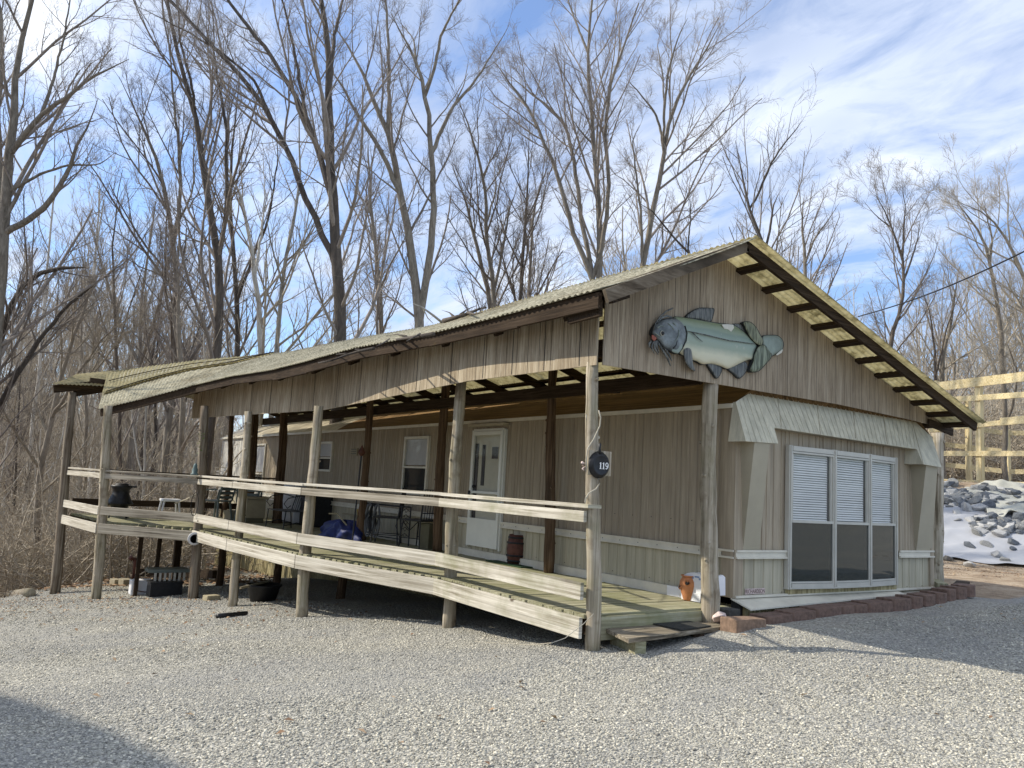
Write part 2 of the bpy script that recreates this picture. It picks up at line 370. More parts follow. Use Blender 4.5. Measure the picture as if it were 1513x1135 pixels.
def build_ground():
    n=300
    xs=axisgrid(-230,230,-1,1,n); ys=axisgrid(-60,300,2,1,n)
    X,Y=np.meshgrid(xs,ys,indexing='ij'); Z=ground(X,Y)
    V=np.stack([X,Y,Z],-1).reshape(-1,3)
    i=np.arange(n-1)[:,None]*n+np.arange(n-1)[None,:]; Fc=np.stack([i,i+n,i+n+1,i+1],-1).reshape(-1,4)
    o=npmesh('ground',V,Fc,4,ground_mat(),smooth=True); tag(o,kind='structure')
    s1=(-.83)*(X+4.9)+.557*(Y-14.6)
    gv=np.clip(.5-s1*.5,0,1)*((Y-21.)-np.maximum(0,X-3)*.9<0)
    q=(X-BT[0])*BN[0]+(Y-BT[1])*BN[1]
    # on the right the gravel lot ends at the block edging line
    gl=np.clip(.5+(-.45-Y)*2.,0,1)*(X>4.3)+(X<=4.3)
    gv=gv*gl
    dt=((X>4)&(q<9)&(q>-30)).astype(float)
    for nm,a in(('gravel',gv),('dirt',dt)):
        at_=o.data.attributes.new(nm,'FLOAT','POINT'); at_.data.foreach_set('value',a.astype(np.float32).ravel())
    return o
build_ground()
def gravel_stones():
    N=340000
    # density falls with distance from the viewpoint
    x=rng.uniform(-14,6.5,N*5); y=rng.uniform(-5,17,N*5)
    d=np.hypot(x-CAM[0],y-CAM[1]); fx=(x-CAM[0])*R_[0][2]+(y-CAM[1])*R_[1][2]; sx=(x-CAM[0])*R_[0][0]+(y-CAM[1])*R_[1][0]
    keep=(fx>2.6)&(np.abs(sx)<fx*.75+.4)&(rng.random(N*5)<np.clip(1.7-d/8,.20,1))&((-.83)*(x+4.9)+.557*(y-14.6)<.2)&~((x>-.25)&(y>-.75)&(x<4.4))&((y<-.9)|(x<2))&((x<-1.5)|(y<-.55))
    x=x[keep][:N];y=y[keep][:N]; N=len(x); z=ground(x,y)
    s=rng.uniform(.0035,.0075,N)*np.clip(rng.lognormal(0,.3,N),.6,2.0)*(1+.5*np.clip(np.hypot(x-CAM[0],y-CAM[1])/8-1,0,1))
    c=np.array([[-1,-1,-1],[1,-1,-1],[1,1,-1],[-1,1,-1],[-1,-1,1],[1,-1,1],[1,1,1],[-1,1,1]],float)*.8
    P=c[None]*(1+rng.uniform(-.45,.35,(N,8,3)))
    P[:,4:,:2]*=.72
    P*=np.stack([s*rng.uniform(.8,1.5,N),s*rng.uniform(.7,1.1,N),s*rng.uniform(.3,.6,N)],-1)[:,None,:]
    a=rng.uniform(0,6.28,N); t=rng.uniform(-.4,.4,N)
    ct,st=np.cos(t)[:,None],np.sin(t)[:,None]; px,pz=P[...,0]*ct-P[...,2]*st,P[...,0]*st+P[...,2]*ct
    ca,sa=np.cos(a)[:,None],np.sin(a)[:,None]
    X=px*ca-P[...,1]*sa+x[:,None]; Y=px*sa+P[...,1]*ca+y[:,None]; Z=pz+z[:,None]+s[:,None]*.25
    V=np.stack([X,Y,Z],-1).reshape(-1,3)
    f=np.array([(3,2,1,0),(4,5,6,7),(0,1,5,4),(1,2,6,5),(2,3,7,6),(3,0,4,7)])
    Fc=(np.arange(N)[:,None,None]*8+f[None]).reshape(-1,4)
    m,nt,b,o=nodes('loose_gravel'); g=nt.nodes.new('ShaderNodeNewGeometry')
    c=ramp(nt,g.outputs['Random Per Island'],[(0,(.15,.14,.12)),(.25,(.34,.325,.275)),(.7,(.47,.445,.37)),(1,(.72,.67,.55))])
    nt.links.new(mixc(nt,ramp(nt,noise(nt,coords(nt,(1,1.8,1)),.35,4,.6,.8),[(.42,0),(.62,.40)]),c,(.27,.268,.262)),b.inputs['Base Color']); b.inputs['Roughness'].default_value=.9
    ob=npmesh('gravel_stones',V,Fc,4,m); tag(ob,'loose grey limestone gravel covering the driveway','gravel',kind='stuff')
gravel_stones()
# ------------------------------------------------------------------ mobile home
TL,TW,ZB,ZT=19.2,3.73,.50,2.40
home=thing('mobile_home','long tan ribbed metal mobile home under the roof, triple window at its near end','mobile home',(1.86,9.6,.3))
def ribbed(name,u0,u1,z0,z1,plane,val,out,mat,parent,pat=(.10,.045,.045,.14,.045,.09)):
    """ribbed metal wall; plane 'x' or 'y' at val, outward sign out"""
    us=[];ds=[];u=u0;i=0
    while u<u1:
        us+= [u,u+.006,u+.016,u+.022]; ds+=[0,-.009,-.009,0]; u+=pat[i%len(pat)]+.022; i+=1
    us=[min(a,u1) for a in us]+[u1]; ds+=[0]
    mb=MB(); vs=[]
    for a,d in zip(us,ds):
        for z in(z0,z1): vs.append((val+out*d,a,z) if plane=='x' else (a,val+out*d,z))
    n=len(us); mb.add(vs,[(2*i,2*i+2,2*i+3,2*i+1) for i in range(n-1)])
    return mb.build(name,mat,parent)
ribbed('upper_siding',0,16.4,.94,ZT,'x',0,-1,M_side_up,home)
ribbed('upper_siding',16.4,TL,.94,ZT,'x',0,-1,M_side_sunlit,home)
ribbed('lower_siding',0,TL,ZB,.94,'x',0,-1,M_side_lo,home,(.13,.13))
ribbed('upper_siding',0,TW,.94,ZT,'y',0,-1,M_side_up,home)
ribbed('lower_siding',0,TW,ZB-.02,.94,'y',0,-1,M_side_lo,home,(.13,.13))
MB().box((TW-.02,TL/2,1.45),(.04,TL-.02,1.9)).box((TW/2,TL-.02,1.45),(TW-.1,.04,1.9)).build('rear_walls',M_side_lo,home)
# corner trims, belt rail, base trim
for cc_,dd_ in (((-.012,.05,(ZB+ZT)/2),(.03,.16,ZT-ZB-.01)),((.055,-.012,(ZB+ZT)/2),(.13,.026,ZT-ZB-.012)),((TW-.04,-.012,(ZB+ZT)/2),(.09,.026,ZT-ZB-.012))): t=MB(); t.box(cc_,dd_); t.build('corner_trim',M_side_up,home)
def belt(mb,a,b,n):
    a=Vector(a);b=Vector(b);n=Vector(n)
    for z,w,h in((.958,.020,.020),(.925,.008,.05),(.892,.024,.018)):
        mb.beam(a+n*(w/2+.004)+Vector((0,0,z)),b+n*(w/2+.004)+Vector((0,0,z)),w,h)
t=MB(); belt(t,(-.014,-.03,0),(-.014,TL,0),(-1,0,0)); belt(t,(-.0,-.025,0),(at(1161,808,'y',0).x,-.025,0),(0,-1,0)); belt(t,(at(1326,811,'y',0).x,-.012,0),(TW,-.012,0),(0,-1,0)); t.build('belt_rail',M_trim,home)
# screws along belt and wall
sc=MB()
for i in range(60): sc.lathe([(.006,0),(.004,-.004),(0,-.004)],(-.03,.12+i*.3,.925),6,'x')
for i in range(60): sc.lathe([(.006,0),(.004,-.004),(0,-.004)],(-.004,.25+i*.3,.56),6,'x')
for i in range(60): sc.lathe([(.006,0),(.004,-.004),(0,-.004)],(-.004,.25+i*.3,1.22),6,'x')
for i in range(11): sc.lathe([(.006,0),(.004,-.004),(0,-.004)],(.08+i*.34,-.006,.54),6,'y')
tag(sc.build('screws',M_black,home),kind='stuff')
t=MB(); t.beam((-.02,.75,.465),(-.02,TL,.465),.035,.10); t.build('base_trim',M_trim,home)
# flared flashing at the front end
xr=at(1323,868,'y',0).x
t=MB(); f0=(0,0,.49); y1=-.20
t.add([(-.03,-.005,.505),(xr,-.005,.505),(xr+.02,-.11,.47),(.03,-.20,.425),(-.03,-.005,.49),(xr,-.005,.49),(xr+.02,-.11,.455),(.03,-.20,.41)],[(0,3,2,1),(4,5,6,7),(0,4,7,3),(3,7,6,2),(2,6,5,1)])
t.build('front_flashing',M_trim,home)
t=MB(); t.add([(xr+.05,-.005,.475),(TW-.06,-.005,.475),(TW-.1,-.10,.42),(xr+.05,-.10,.42)],[(0,3,2,1)]); t.beam((0,-.03,.515),(TW-.02,-.03,.515),.035,.022); t.build('front_drip_rail',M_trim,home)
ribbed('skirting',.05,TW-.1,.0,.462,'y',-.09,-1,M_skirt,home,(.05,.05))
ribbed('skirting',.05,TL,-2.6,.42,'x',.12,-1,M_skirt,home,(.09,.09))
t=MB(); t.box((.14,-.02,.36),(.24,.10,.22)); t.build('corner_block',M_void,home)
# bowed triple window
win=MB(); xl=at(1164.5,750,'y',-.03).x; xm1=at(1231.5,760,'y',-.1).x; xm2=at(1284,760,'y',-.1).x; xrr=at(1321,760,'y',-.03).x
zb,zt=.585,2.05
P=[(xl,-.035),(xm1,-.095),(xm2,-.095),(xrr,-.035)]
wf=MB()
for i,(x,y) in enumerate(P):
    w=.055 if i in(0,3) else .065
    wf.box((x,y-.0,(zb+zt)/2),(w,.05,zt-zb+.03)); wf.box((x,y-.03,(zb+zt)/2),(w*.35,.012,zt-zb+.02))
zmid=at(1195,771,'y',-.07).z
frames=wf.build('window_frame',M_alu,home)
for i in range(3):
    a=Vector((*P[i],0));b=Vector((*P[i+1],0)); d=(b-a).normalized(); a=a+d*.03;b=b-d*.03; n=Vector((d.y,-d.x,0))
    fr=MB()
    for z,h,w in((zb+.02,.045,.06),(zt-.015,.05,.06),(zmid,.028,.055),(zb+.055,.018,.045),(zt-.055,.02,.05)):
        fr.beam(a+Vector((0,0,z)),b+Vector((0,0,z)),w,h)
    for e,s_ in((a,1),(b,-1)): fr.beam(e+d*s_*.012+Vector((0,0,zb+.05)),e+d*s_*.012+Vector((0,0,zt-.05)),.022,.03,(d.x,d.y,0))
    sash=fr.build('window_sash',M_alu,home)
    def quad(z0,z1,off):
        q=MB(); o=n*off; q.add([a+o+Vector((0,0,z0)),b+o+Vector((0,0,z0)),b+o+Vector((0,0,z1)),a+o+Vector((0,0,z1))],[(0,1,2,3)]); return q
    quad(zb,zmid,.012).build('lower_pane',M_glassd,sash)
    quad(zmid,zt,.010).build('upper_pane',M_glass,sash)
    quad(zmid,zt,-.034).build('blind_backing',plain('grey_shade',(.33,.33,.32),.9,0,.2,3,0),sash)
    bl=MB(); z=zt-.08
    while z>zmid+.0:
        e=b-d*(.05 if i<2 else .02)
        bl.beam(a-n*.02+Vector((0,0,z)),e-n*.02+Vector((0,0,z)),.0205,.0015,(n.x*.86,n.y*.86,.5+random.uniform(-.12,.12))); z-=.0255+random.uniform(-.0015,.0015)
    bl.build('blind',M_blind,sash)
mb=MB(); mb.box(((xl+xrr)/2,-.004,1.31),(xrr-xl,.006,1.45)); mb.build('window_back',M_void,home)
mb=MB(); vs=[]
for z in(zb-.012,zb+.005):
    for x,y in [(xl-.03,-.005),(xl-.03,-.06),*[(p[0],p[1]-.035) for p in P[1:3]],(xrr+.03,-.06),(xrr+.03,-.005)]: vs.append((x,y,z))
mb.add(vs,[(0,1,2,3,4,5)[::-1],(6,7,8,9,10,11)]+[(i,i+1,i+7,i+6) for i in range(5)]); mb.build('window_sill',M_alu,home)
mb=MB(); mb.box(((xl+xrr)/2,-.03,.545),(xrr-xl+.02,.04,.05)); mb.build('sill_panel',M_skirt,home)
# awning (front mansard) : sloping ribbed sheet leaning out, with dropped ends
yt,yb=-.05,-.235
def aw(px,py):
    # the awning plane passes through (y=yt,z=2.5) and (y=yb,z=2.0)
    nrm=np.array([0,-(2.40-2.0),-(yb-yt)*-1.0*-1.0]); nrm=np.array([0,2.40-2.0,-(yt-yb)]); p0=np.array([0,yt,2.40]); r=_ray(px,py); tt=((p0-CAM)@nrm)/(r@nrm); return Vector(CAM+r*tt)
pts=[aw(*p) for p in [(1087,594),(1102,652),(1150,655.5),(1144,632),(1355,664),(1363.6,686),(1391.5,690.7),(1377,645.6),(1349,620),(1240,592),(1118,574)]]
mb=MB(); A_=pts; mid=A_[9]; nv_=len(A_); mb.add([*A_],[(0,1,2),(0,2,3),(0,3,10),(10,3,4),(10,4,9),(9,4,8),(8,4,5),(8,5,6),(8,6,7)]); awn=mb.build('awning',M_awn,home); so_=awn.modifiers.new('thickness','SOLIDIFY'); so_.thickness=.008
mb=MB()
for pa,pb in (((1147,577),(1155,634)),((1206,588),(1212,641.5)),((1260,600),(1264,647)),((1304,611),(1311,656)),((1347,620),(1364,686))):
    a,b=aw(*pa),aw(*pb); mb.beam(a+Vector((0,-.004,-.002)),b+Vector((0,-.004,-.002)),.007,.004,(0,-1,.5))
mb.build('awning_seam',M_brace,awn)
mb=MB()
rib=0
for k in range(34):
    f=(k+.5)/34; a=pts[10].lerp(pts[8],f); b=pts[3].lerp(pts[4],f); mb.beam(a+Vector((0,-.0035,0)),b+Vector((0,-.0035,0)),.010,.0016,(0,-1,.5))
for k in range(6):
    f=k/6; mb.beam(pts[0].lerp(pts[10],f)+Vector((0,-.0035,0)),pts[1].lerp(pts[2],f)+Vector((0,-.0035,0)),.010,.0016,(0,-1,.5))
tag(mb.build('awning_rib',M_awn,awn),kind=None)
# awning side cheeks, undersides and lower lips
A0,A1,A2,A3,A4,A5,A6,A7=pts[:8]
for u_,v_ in ((A0,A1),(A6,A7),(A2,A3),(A4,A5)): mb=MB(); mb.add([u_,v_,(v_.x,-.0,v_.z),(u_.x,-.0,u_.z)],[(0,1,2,3)]); mb.build('awning_cheek',M_awn,awn)
mb=MB(); mb.add([A1,A2,(A2.x,0,A2.z),(A1.x,0,A1.z)],[(0,1,2,3)]); mb.add([A3,A4,(A4.x,0,A4.z),(A3.x,0,A3.z)],[(0,1,2,3)]); mb.add([A5,A6,(A6.x,0,A6.z),(A5.x,0,A5.z)],[(0,1,2,3)])
mb.build('awning_soffit',M_brace,awn)
# tapered fin braces under the awning ends
for (tx0,tx1,bx0,bx1) in ((at(1115,654,'y',-.20).x,at(1137,656,'y',-.20).x,at(1098,800,'y',-.02).x,at(1122,801,'y',-.02).x),(at(1369,687,'y',-.20).x,at(1385.5,690,'y',-.20).x,at(1354,804,'y',-.02).x,at(1377,804,'y',-.02).x)):
    z1,z0=A1.z+.005,.965
    mb=MB(); mb.add([(tx0,-.20,z1),(tx1,-.20,z1),(bx1,-.02,z0),(bx0,-.02,z0),(tx0,0,z1),(tx1,0,z1),(bx1,0,z0),(bx0,0,z0)],[(0,3,2,1),(0,4,7,3),(1,2,6,5),(2,3,7,6)])
    mb.build('fin_brace',M_brace,home)
# lettering on the lower front wall
def text_obj(s,loc,size,rot,mat,name,parent,ext=.001,sx=1):
    c=bpy.data.curves.new('t','FONT'); c.body=s; c.size=size; c.extrude=ext; c.align_x='CENTER'
    o=bpy.data.objects.new('t',c); COL.objects.link(o); bpy.context.view_layer.update()
    me=bpy.data.meshes.new_from_object(o.evaluated_get(bpy.context.evaluated_depsgraph_get())); bpy.data.objects.remove(o); bpy.data.curves.remove(c)
    me.transform(Matrix.Translation(Vector(loc)-(ORG[parent] if parent in ORG else ORG[parent.parent]))@rot@Matrix.Diagonal((sx,1,1,1))); me.materials.clear()
    return finish(name,me,mat,parent)
p=at(1115,875,'y',-.004); text_obj('RICHARDSON',(p.x,-.012,p.z-.01),.058,Matrix.Rotation(math.pi/2,4,'X'),M_textd,'lettering',home,.001,.82)
mb=MB(); mb.box((p.x,-.0095,p.z+.010),(.31,.004,.055)); mb.build('letter_backing',M_rockp,home)
# curved tin roof of the trailer
mb=MB(); vs=[];n=14
for y in (10.4,TL):
    for k in range(n+1):
        u=k/n; vs.append((-.04+u*(TW+.08),y,ZT+.01+.58*math.sin(math.pi*u)**.8))
mb.add(vs,[(k,k+1,k+n+2,k+n+1) for k in range(n)]); mb.build('tin_roof',M_tin,home,True)
mb=MB(); mb.add([(v[0],.02 if k<=n else 10.4,v[2]) for k,v in enumerate(vs)],[(k,k+1,k+n+2,k+n+1) for k in range(n)]+[tuple(range(n+1))]); mb.build('stained_roof_edge',M_tinb,home,True)
mb=MB(); mb.beam((-.05,0,ZT),(-.05,TL,ZT),.03,.045); mb.beam((-.03,.0,ZT+.0),(-.03,TL,ZT+.03),.02,.02); mb.build('eave_trim',M_trim,home)
# long-side door
y0,y1=at(748,640,'x',0).y,at(703.3,640,'x',0).y; z0,z1=at(738.8,812.4,'x',0).z,at(748,636.5,'x',0).z
door=MB(); w=y1-y0
door.box((-.012,(y0+y1)/2,(z0+z1)/2),(.02,w-.04,z1-z0-.02)); dr=door.build('door',M_door,home)
fr=MB(); xo=-.045
fr.box((xo,y0+.03,(z0+z1)/2),(.03,.055,z1-z0)).box((xo,y1-.03,(z0+z1)/2),(.03,.055,z1-z0)).box((xo,(y0+y1)/2,z1-.03),(.029,w-.11,.055)).box((xo,(y0+y1)/2,z0+.20),(.029,w-.11,.40))
fr.box((xo,(y0+y1)/2,z0+.78),(.028,w-.11,.035)); fr.build('storm_door_frame',M_doorw,dr)
fr=MB(); fr.box((-.014,y0-.02,(z0+z1)/2),(.05,.035,z1-z0+.04)).box((-.014,y1+.02,(z0+z1)/2),(.05,.035,z1-z0+.04)).box((-.014,(y0+y1)/2,z1+.02),(.05,w,.035)); fr.build('door_casing',M_doorw,dr)
fr=MB(); fr.box((-.07,(y0+y1)/2-.02,z1+.09),(.10,w+.16,.035)); fr.build('drip_cap',M_brace,dr)
fr=MB(); fr.box((-.027,y1-.11,z0+.95),(.006,.09,1.1)); fr.box((-.027,y1-.30,z0+1.18),(.006,.085,.60)); fr.box((-.027,y0+.22,z0+1.36),(.01,.15,.17)); fr.build('door_light',M_black,dr)
fr=MB(); fr.lathe([(.0,-.04),(.02,-.035),(.028,-.02),(.02,0)],(-.03,y1-.10,z0+.86),10,'x'); fr.box((-.07,y1-.02,z0+.76),(.03,.03,.07)); fr.build('door_handle',M_black,dr)
q=MB(); q.add([(-.044,y0+.05,z0+.40),(-.044,y1-.05,z0+.40),(-.044,y1-.05,z1-.05),(-.044,y0+.05,z1-.05)],[(0,1,2,3)]); q.build('door_pane',glass('storm_glass',(.1,.1,.09),.12),dr)
# side windows
def sidewin(pl,pr,pt,pb,blind=True):
    ya,yb_=at(pr,pt,'x',0).y,at(pl,pt,'x',0).y; zt_,zb_=at((pl+pr)/2,pt,'x',0).z,at((pl+pr)/2,pb,'x',0).z
    fr=MB(); yc,zc=(ya+yb_)/2,(zt_+zb_)/2; W=yb_-ya; Hh=zt_-zb_; e=.045
    fr.box((-.02,ya+e/2,zc),(.045,e,Hh)).box((-.02,yb_-e/2,zc),(.045,e,Hh)).box((-.02,yc,zt_-e/2),(.044,W-2*e,e)).box((-.02,yc,zb_+e/2),(.044,W-2*e,e)).box((-.02,yc,zc-.03),(.04,W-2*e,.03))
    w_=fr.build('window',M_trim,home)
    q=MB(); q.add([(-.03,ya+e,zb_+e),(-.03,yb_-e,zb_+e),(-.03,yb_-e,zt_-e),(-.03,ya+e,zt_-e)],[(0,1,2,3)]); q.build('pane',M_glass,w_)
    q=MB(); q.box((-.008,yc,zb_+Hh*.24),(.006,W-2*e,Hh*.42)); q.build('window_back',M_void,w_)
    q=MB(); q.box((-.008,yc,zt_-Hh*.27),(.006,W-2*e,Hh*.44)); q.build('curtain',M_grey if blind else M_void,w_)
sidewin(601,637,645,732); sidewin(472,494,653,697); sidewin(376,395,656,742)
# ------------------------------------------------------------------ roof-over (pole-supported canopy) and its posts
roof=thing('roof_over','weathered pole-supported corrugated roof with plywood gable covering the mobile home and porch','roof',(0,8,0))
RX,RZ=-.50,3.92
EP=[(-2.27,-.62),(-2.33,1.9),(-2.56,5.3),(-3.02,9.4),(-4.22,11.15)]
def eave(px,py):
    best=None
    for a,b in zip(EP,EP[1:]):
        p=onplan(px,py,a,b); L=Vector(b)-Vector(a); t=(Vector((p.x,p.y))-Vector(a)).dot(L)/L.length_squared
        e=0 if 0<=t<=1 else min(abs(t),abs(t-1))
        if best is None or e<best[0]: best=(e,p)
    return best[1]
EV=[eave(*p) for p in [(879,430),(760,460.5),(687,478),(631,491.5),(525,513.5),(449,535.5),(400,547),(340,555),(286,568),(258,576),(200,591),(145,604)]]
RV=[Vector((RX,-.62,RZ)),Vector((RX,.9,RZ)),Vector((RX,1.9,RZ)),Vector((RX,3.0,RZ)),Vector((RX,5.6,RZ+.01)),at(550,496,'y',7.3),at(496,506.5,'y',8.2),at(430,520,'y',9.6),at(360,528,'y',10.8),at(290,534,'y',11.8),at(220,543,'y',12.8),at(158,554,'y',13.6)]
def curve(P,n):
    P=np.array([tuple(p) for p in P]); L=np.r_[0,np.cumsum(np.linalg.norm(np.diff(P,axis=0),axis=1))]; t=np.linspace(0,L[-1],n)
    return np.stack([np.interp(t,L,P[:,i]) for i in range(3)],1)
def bykey(P,n):
    P=np.array([tuple(p) for p in P]); k=np.array([tuple(p) for p in EV])[:,1]; t=np.linspace(k[0],k[-1],n)
    return np.stack([np.interp(t,k,P[:,i]) for i in range(3)],1)
def sheet(name,ridge,eav,mat,per=.076,m=10,sag=.012,parent=roof,amp=.009):
    n=len(ridge); V=[]
    vv=np.linspace(0,1,m)
    u=np.arange(n)
    ph=np.cumsum(np.r_[0,np.linalg.norm(np.diff(eav,axis=0),axis=1)])/per*2*math.pi
    P=ridge[:,None,:]*(1-vv)[None,:,None]+eav[:,None,:]*vv[None,:,None]
    P[...,2]+=amp*np.sin(ph)[:,None]+sag*np.sin(P[...,0]*1.7+P[...,1]*1.1)-.03*np.sin(vv*math.pi)[None,:]*1
    i=np.arange(n-1)[:,None]*m+np.arange(m-1)[None,:]; Fc=np.stack([i,i+m,i+m+1,i+1],-1).reshape(-1,4)
    off=np.array(ORG[roof]); o=npmesh(name,P.reshape(-1,3)-off,Fc,4,mat,parent,True)
    so=o.modifiers.new('thickness','SOLIDIFY'); so.thickness=.004
    return o
N1=950
sheet('roof_sheet_front_slope',bykey(RV,N1),bykey(EV,N1),M_fib)
_rb=_kr=bykey(RV,400); _ri=[j for j in range(400) if bykey(EV,400)[j][1]>5.2]; _r2=_rb[_ri]-np.array([0,0,.012]); _t=np.linspace(0,1,len(_ri))[:,None]
_e2=np.array([RX-.02,6.6,RZ-.02])*(1-_t)+np.array([-.55,15.8,3.05])*_t
sheet('roof_sheet_back_hip',_r2,_e2,M_fib,m=6,sag=0)
XE=at(1459,625,'y',-.62); 
_a=bykey(RV,N1);_b=bykey(EV,N1); _i=[j for j in range(N1) if _b[j][1]>8.6]; _f=(np.linspace(0,1,len(_i))**.8*.60)[:,None]
_r=_a[_i]+np.array([0,0,.02]); _e=_a[_i]*(1-_f-.02)+_b[_i]*(_f+.02)+np.array([0,0,.022])
sheet('roof_sheet_hip',_r,_e,M_fib2,m=6,sag=.006)
mb=MB()
for q_ in (.45,.99):
    P=[Vector(_r[j]*(1-q_)+_e[j]*q_)+Vector((-.0,-.01,.018)) for j in range(0,len(_i),12)]
    for u_,v_ in zip(P,P[1:]): mb.beam(u_,v_,.022,.012)
mb.build('lap_seam',M_dark['y'],roof)
r2=np.stack([np.full(1100,RX),np.linspace(-.62,19,1100),np.full(1100,RZ+.012)],1); e2=np.stack([np.full(1100,XE.x),np.linspace(-.62,19,1100),np.full(1100,XE.z)],1)
sheet('roof_sheet_rear_slope',r2,e2,M_fib2,sag=.006)
mb=MB(); 
for k in range(14): mb.box((RX+.0,-.4+k*.6,RZ+.03),(.26,.58,.008),random.uniform(-.02,.02))
# far hip sheets over the porch corner
h=[at(77,567,'y',13.2),at(113,553.5,'y',14.8),at(215,542,'y',14.8),at(164,572,'y',13.2)]
rA=np.array([np.array(h[1])*(1-t)+np.array(h[2])*t for t in np.linspace(0,1,120)]); rB=np.array([np.array(h[0])*(1-t)+np.array(h[3])*t for t in np.linspace(0,1,120)])
sheet('roof_sheet_corner',rA,rB,M_fib2,m=6,sag=.01)
sr=(RZ-XE.z)/(XE.x-RX)
def zr(x): return RZ-sr*(x-RX)
e0=EV[0]; sl=(RZ-e0.z)/(RX-e0.x)
def zl(x): return RZ-sl*(RX-x)
# fly rafters at the gable end
mb=MB(); mb.beam((RX,-.5,RZ-.07),(at(1441,618,'y',-.5).x,-.5,zr(at(1441,618,'y',-.5).x)-.065),.038,.10,(0,0,1)); mb.build('fly_rafter',M_dark['x'],roof)
mb=MB(); mb.beam((RX,-.5,RZ-.07),(e0.x+.05,-.5,zl(e0.x+.05)-.07),.038,.11); mb.build('fly_rafter',M_log if 0 else wood('greyed_rafter_x',((.04,.03,.02),(.13,.10,.07),(.24,.20,.15)),'r'),roof)
for k,x in enumerate((-.12,.28,.70,1.12,1.53,1.95,2.34,2.73,3.12,3.47,3.80)):
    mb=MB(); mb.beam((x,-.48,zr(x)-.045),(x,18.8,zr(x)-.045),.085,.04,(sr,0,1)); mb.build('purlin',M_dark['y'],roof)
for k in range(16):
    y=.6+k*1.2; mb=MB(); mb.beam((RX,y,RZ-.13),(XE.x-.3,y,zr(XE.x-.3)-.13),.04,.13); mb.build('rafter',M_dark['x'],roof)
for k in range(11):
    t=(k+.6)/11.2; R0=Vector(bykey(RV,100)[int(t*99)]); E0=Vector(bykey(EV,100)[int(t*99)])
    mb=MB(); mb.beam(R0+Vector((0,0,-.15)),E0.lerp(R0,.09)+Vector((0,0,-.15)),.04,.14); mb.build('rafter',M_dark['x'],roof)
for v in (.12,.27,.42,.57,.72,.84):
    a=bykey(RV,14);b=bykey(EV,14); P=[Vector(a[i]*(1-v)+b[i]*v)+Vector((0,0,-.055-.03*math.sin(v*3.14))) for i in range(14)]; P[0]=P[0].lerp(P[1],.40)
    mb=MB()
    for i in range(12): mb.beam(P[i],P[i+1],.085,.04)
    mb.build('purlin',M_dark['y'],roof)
# eave board following the bent edge (segment by segment)
mb=MB()
cr=M_dark['y']
for i in range(len(EV)-1):
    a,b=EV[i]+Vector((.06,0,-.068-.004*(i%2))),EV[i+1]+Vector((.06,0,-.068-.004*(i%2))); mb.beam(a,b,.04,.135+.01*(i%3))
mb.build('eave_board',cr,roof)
mb=MB(); mb.beam(EV[0]+Vector((.1,.03,-.12)),EV[0]+Vector((.1,.45,-.13)),.04,.14); mb.beam((-2.15,-.47,zl(-2.15)-.10),(-1.9,-.40,zl(-1.9)-.11),.04,.10); mb.build('eave_block',M_dark['x'],roof)
mb=MB(); mb.beam(at(79,575,'y',13.45),at(164,566,'y',13.45),.05,.16); mb.beam(at(108,578,'y',13.6),at(163,570,'y',13.6),.06,.24); mb.build('corner_beam',M_dark['x'],roof)
mb=MB(); mb.box(at(144,563,'y',13.3),(.30,.05,.10),.3); mb.build('scrap_board',M_dark['x'],roof)
# plywood gable
YG=-.10
gp=[at(891,539,'y',YG),at(1060,567.6,'y',YG),at(1240,597.7,'y',YG),at(1349,621,'y',YG),at(1376,628,'y',YG),at(1407,644.5,'y',YG),at(1409,633,'y',YG)]
gp+= [Vector((x,YG,zr(x)-.012)) for x in (3.4,2.0,.8)]+[Vector((RX,YG,RZ-.015)),Vector((gp[0].x,YG,zl(gp[0].x)-.015))]
mb=MB(); mb.prism(gp,(0,.014,0)); mb.build('gable_panel',M_ply_x,roof)
mb=MB(); mb.beam(at(1372,624,'y',YG-.03),at(1407,639,'y',YG-.03),.03,.09); mb.beam((XE.x-.9,.15,zr(XE.x-.9)-.2),(XE.x-.2,.15,zr(XE.x-.2)-.16),.05,.15); mb.build('rafter_tail',M_dark['x'],roof)
# plywood valance along the porch
fb=[Vector((-1.945,-.09,at(886,540,'y',-.09).z)),at(691,563,'z',2.55),at(478,606,'z',2.42),at(283,618,'z',2.42)]
tops=[445,497,541,572]; ft=[]
for p,tp,px in zip(fb,tops,(890,691,478,288)):
    ft.append(Vector((p.x,p.y,at(px,tp,'y',p.y).z+.03)))
mb=MB(); vs=[]
for b_,t_ in zip(fb,ft): vs+=[b_,t_,b_+Vector((.014,0,0)),t_+Vector((.014,0,0))]
fs=[]
for i in range(3):
    a=4*i; fs+=[(a,a+4,a+5,a+1),(a+2,a+3,a+7,a+6),(a,a+2,a+6,a+4),(a+1,a+5,a+7,a+3)]
fs+=[(0,1,3,2),(12,14,15,13)]
mb.add(vs,fs); mb.build('valance_panel',M_ply_y,roof)
mb=MB()
for i in range(3):
    n=(4,5,7)[i]
    for k in range(n):
        f=(k+.45)/n; b_=fb[i].lerp(fb[i+1],f); t_=ft[i].lerp(ft[i+1],f); mb=MB(); mb.beam(b_+Vector((-.0015,0,.01)),t_+Vector((-.0015,0,-.05)),.006,.004,(-1,0,0)); mb.build('valance_seam',M_void,roof)
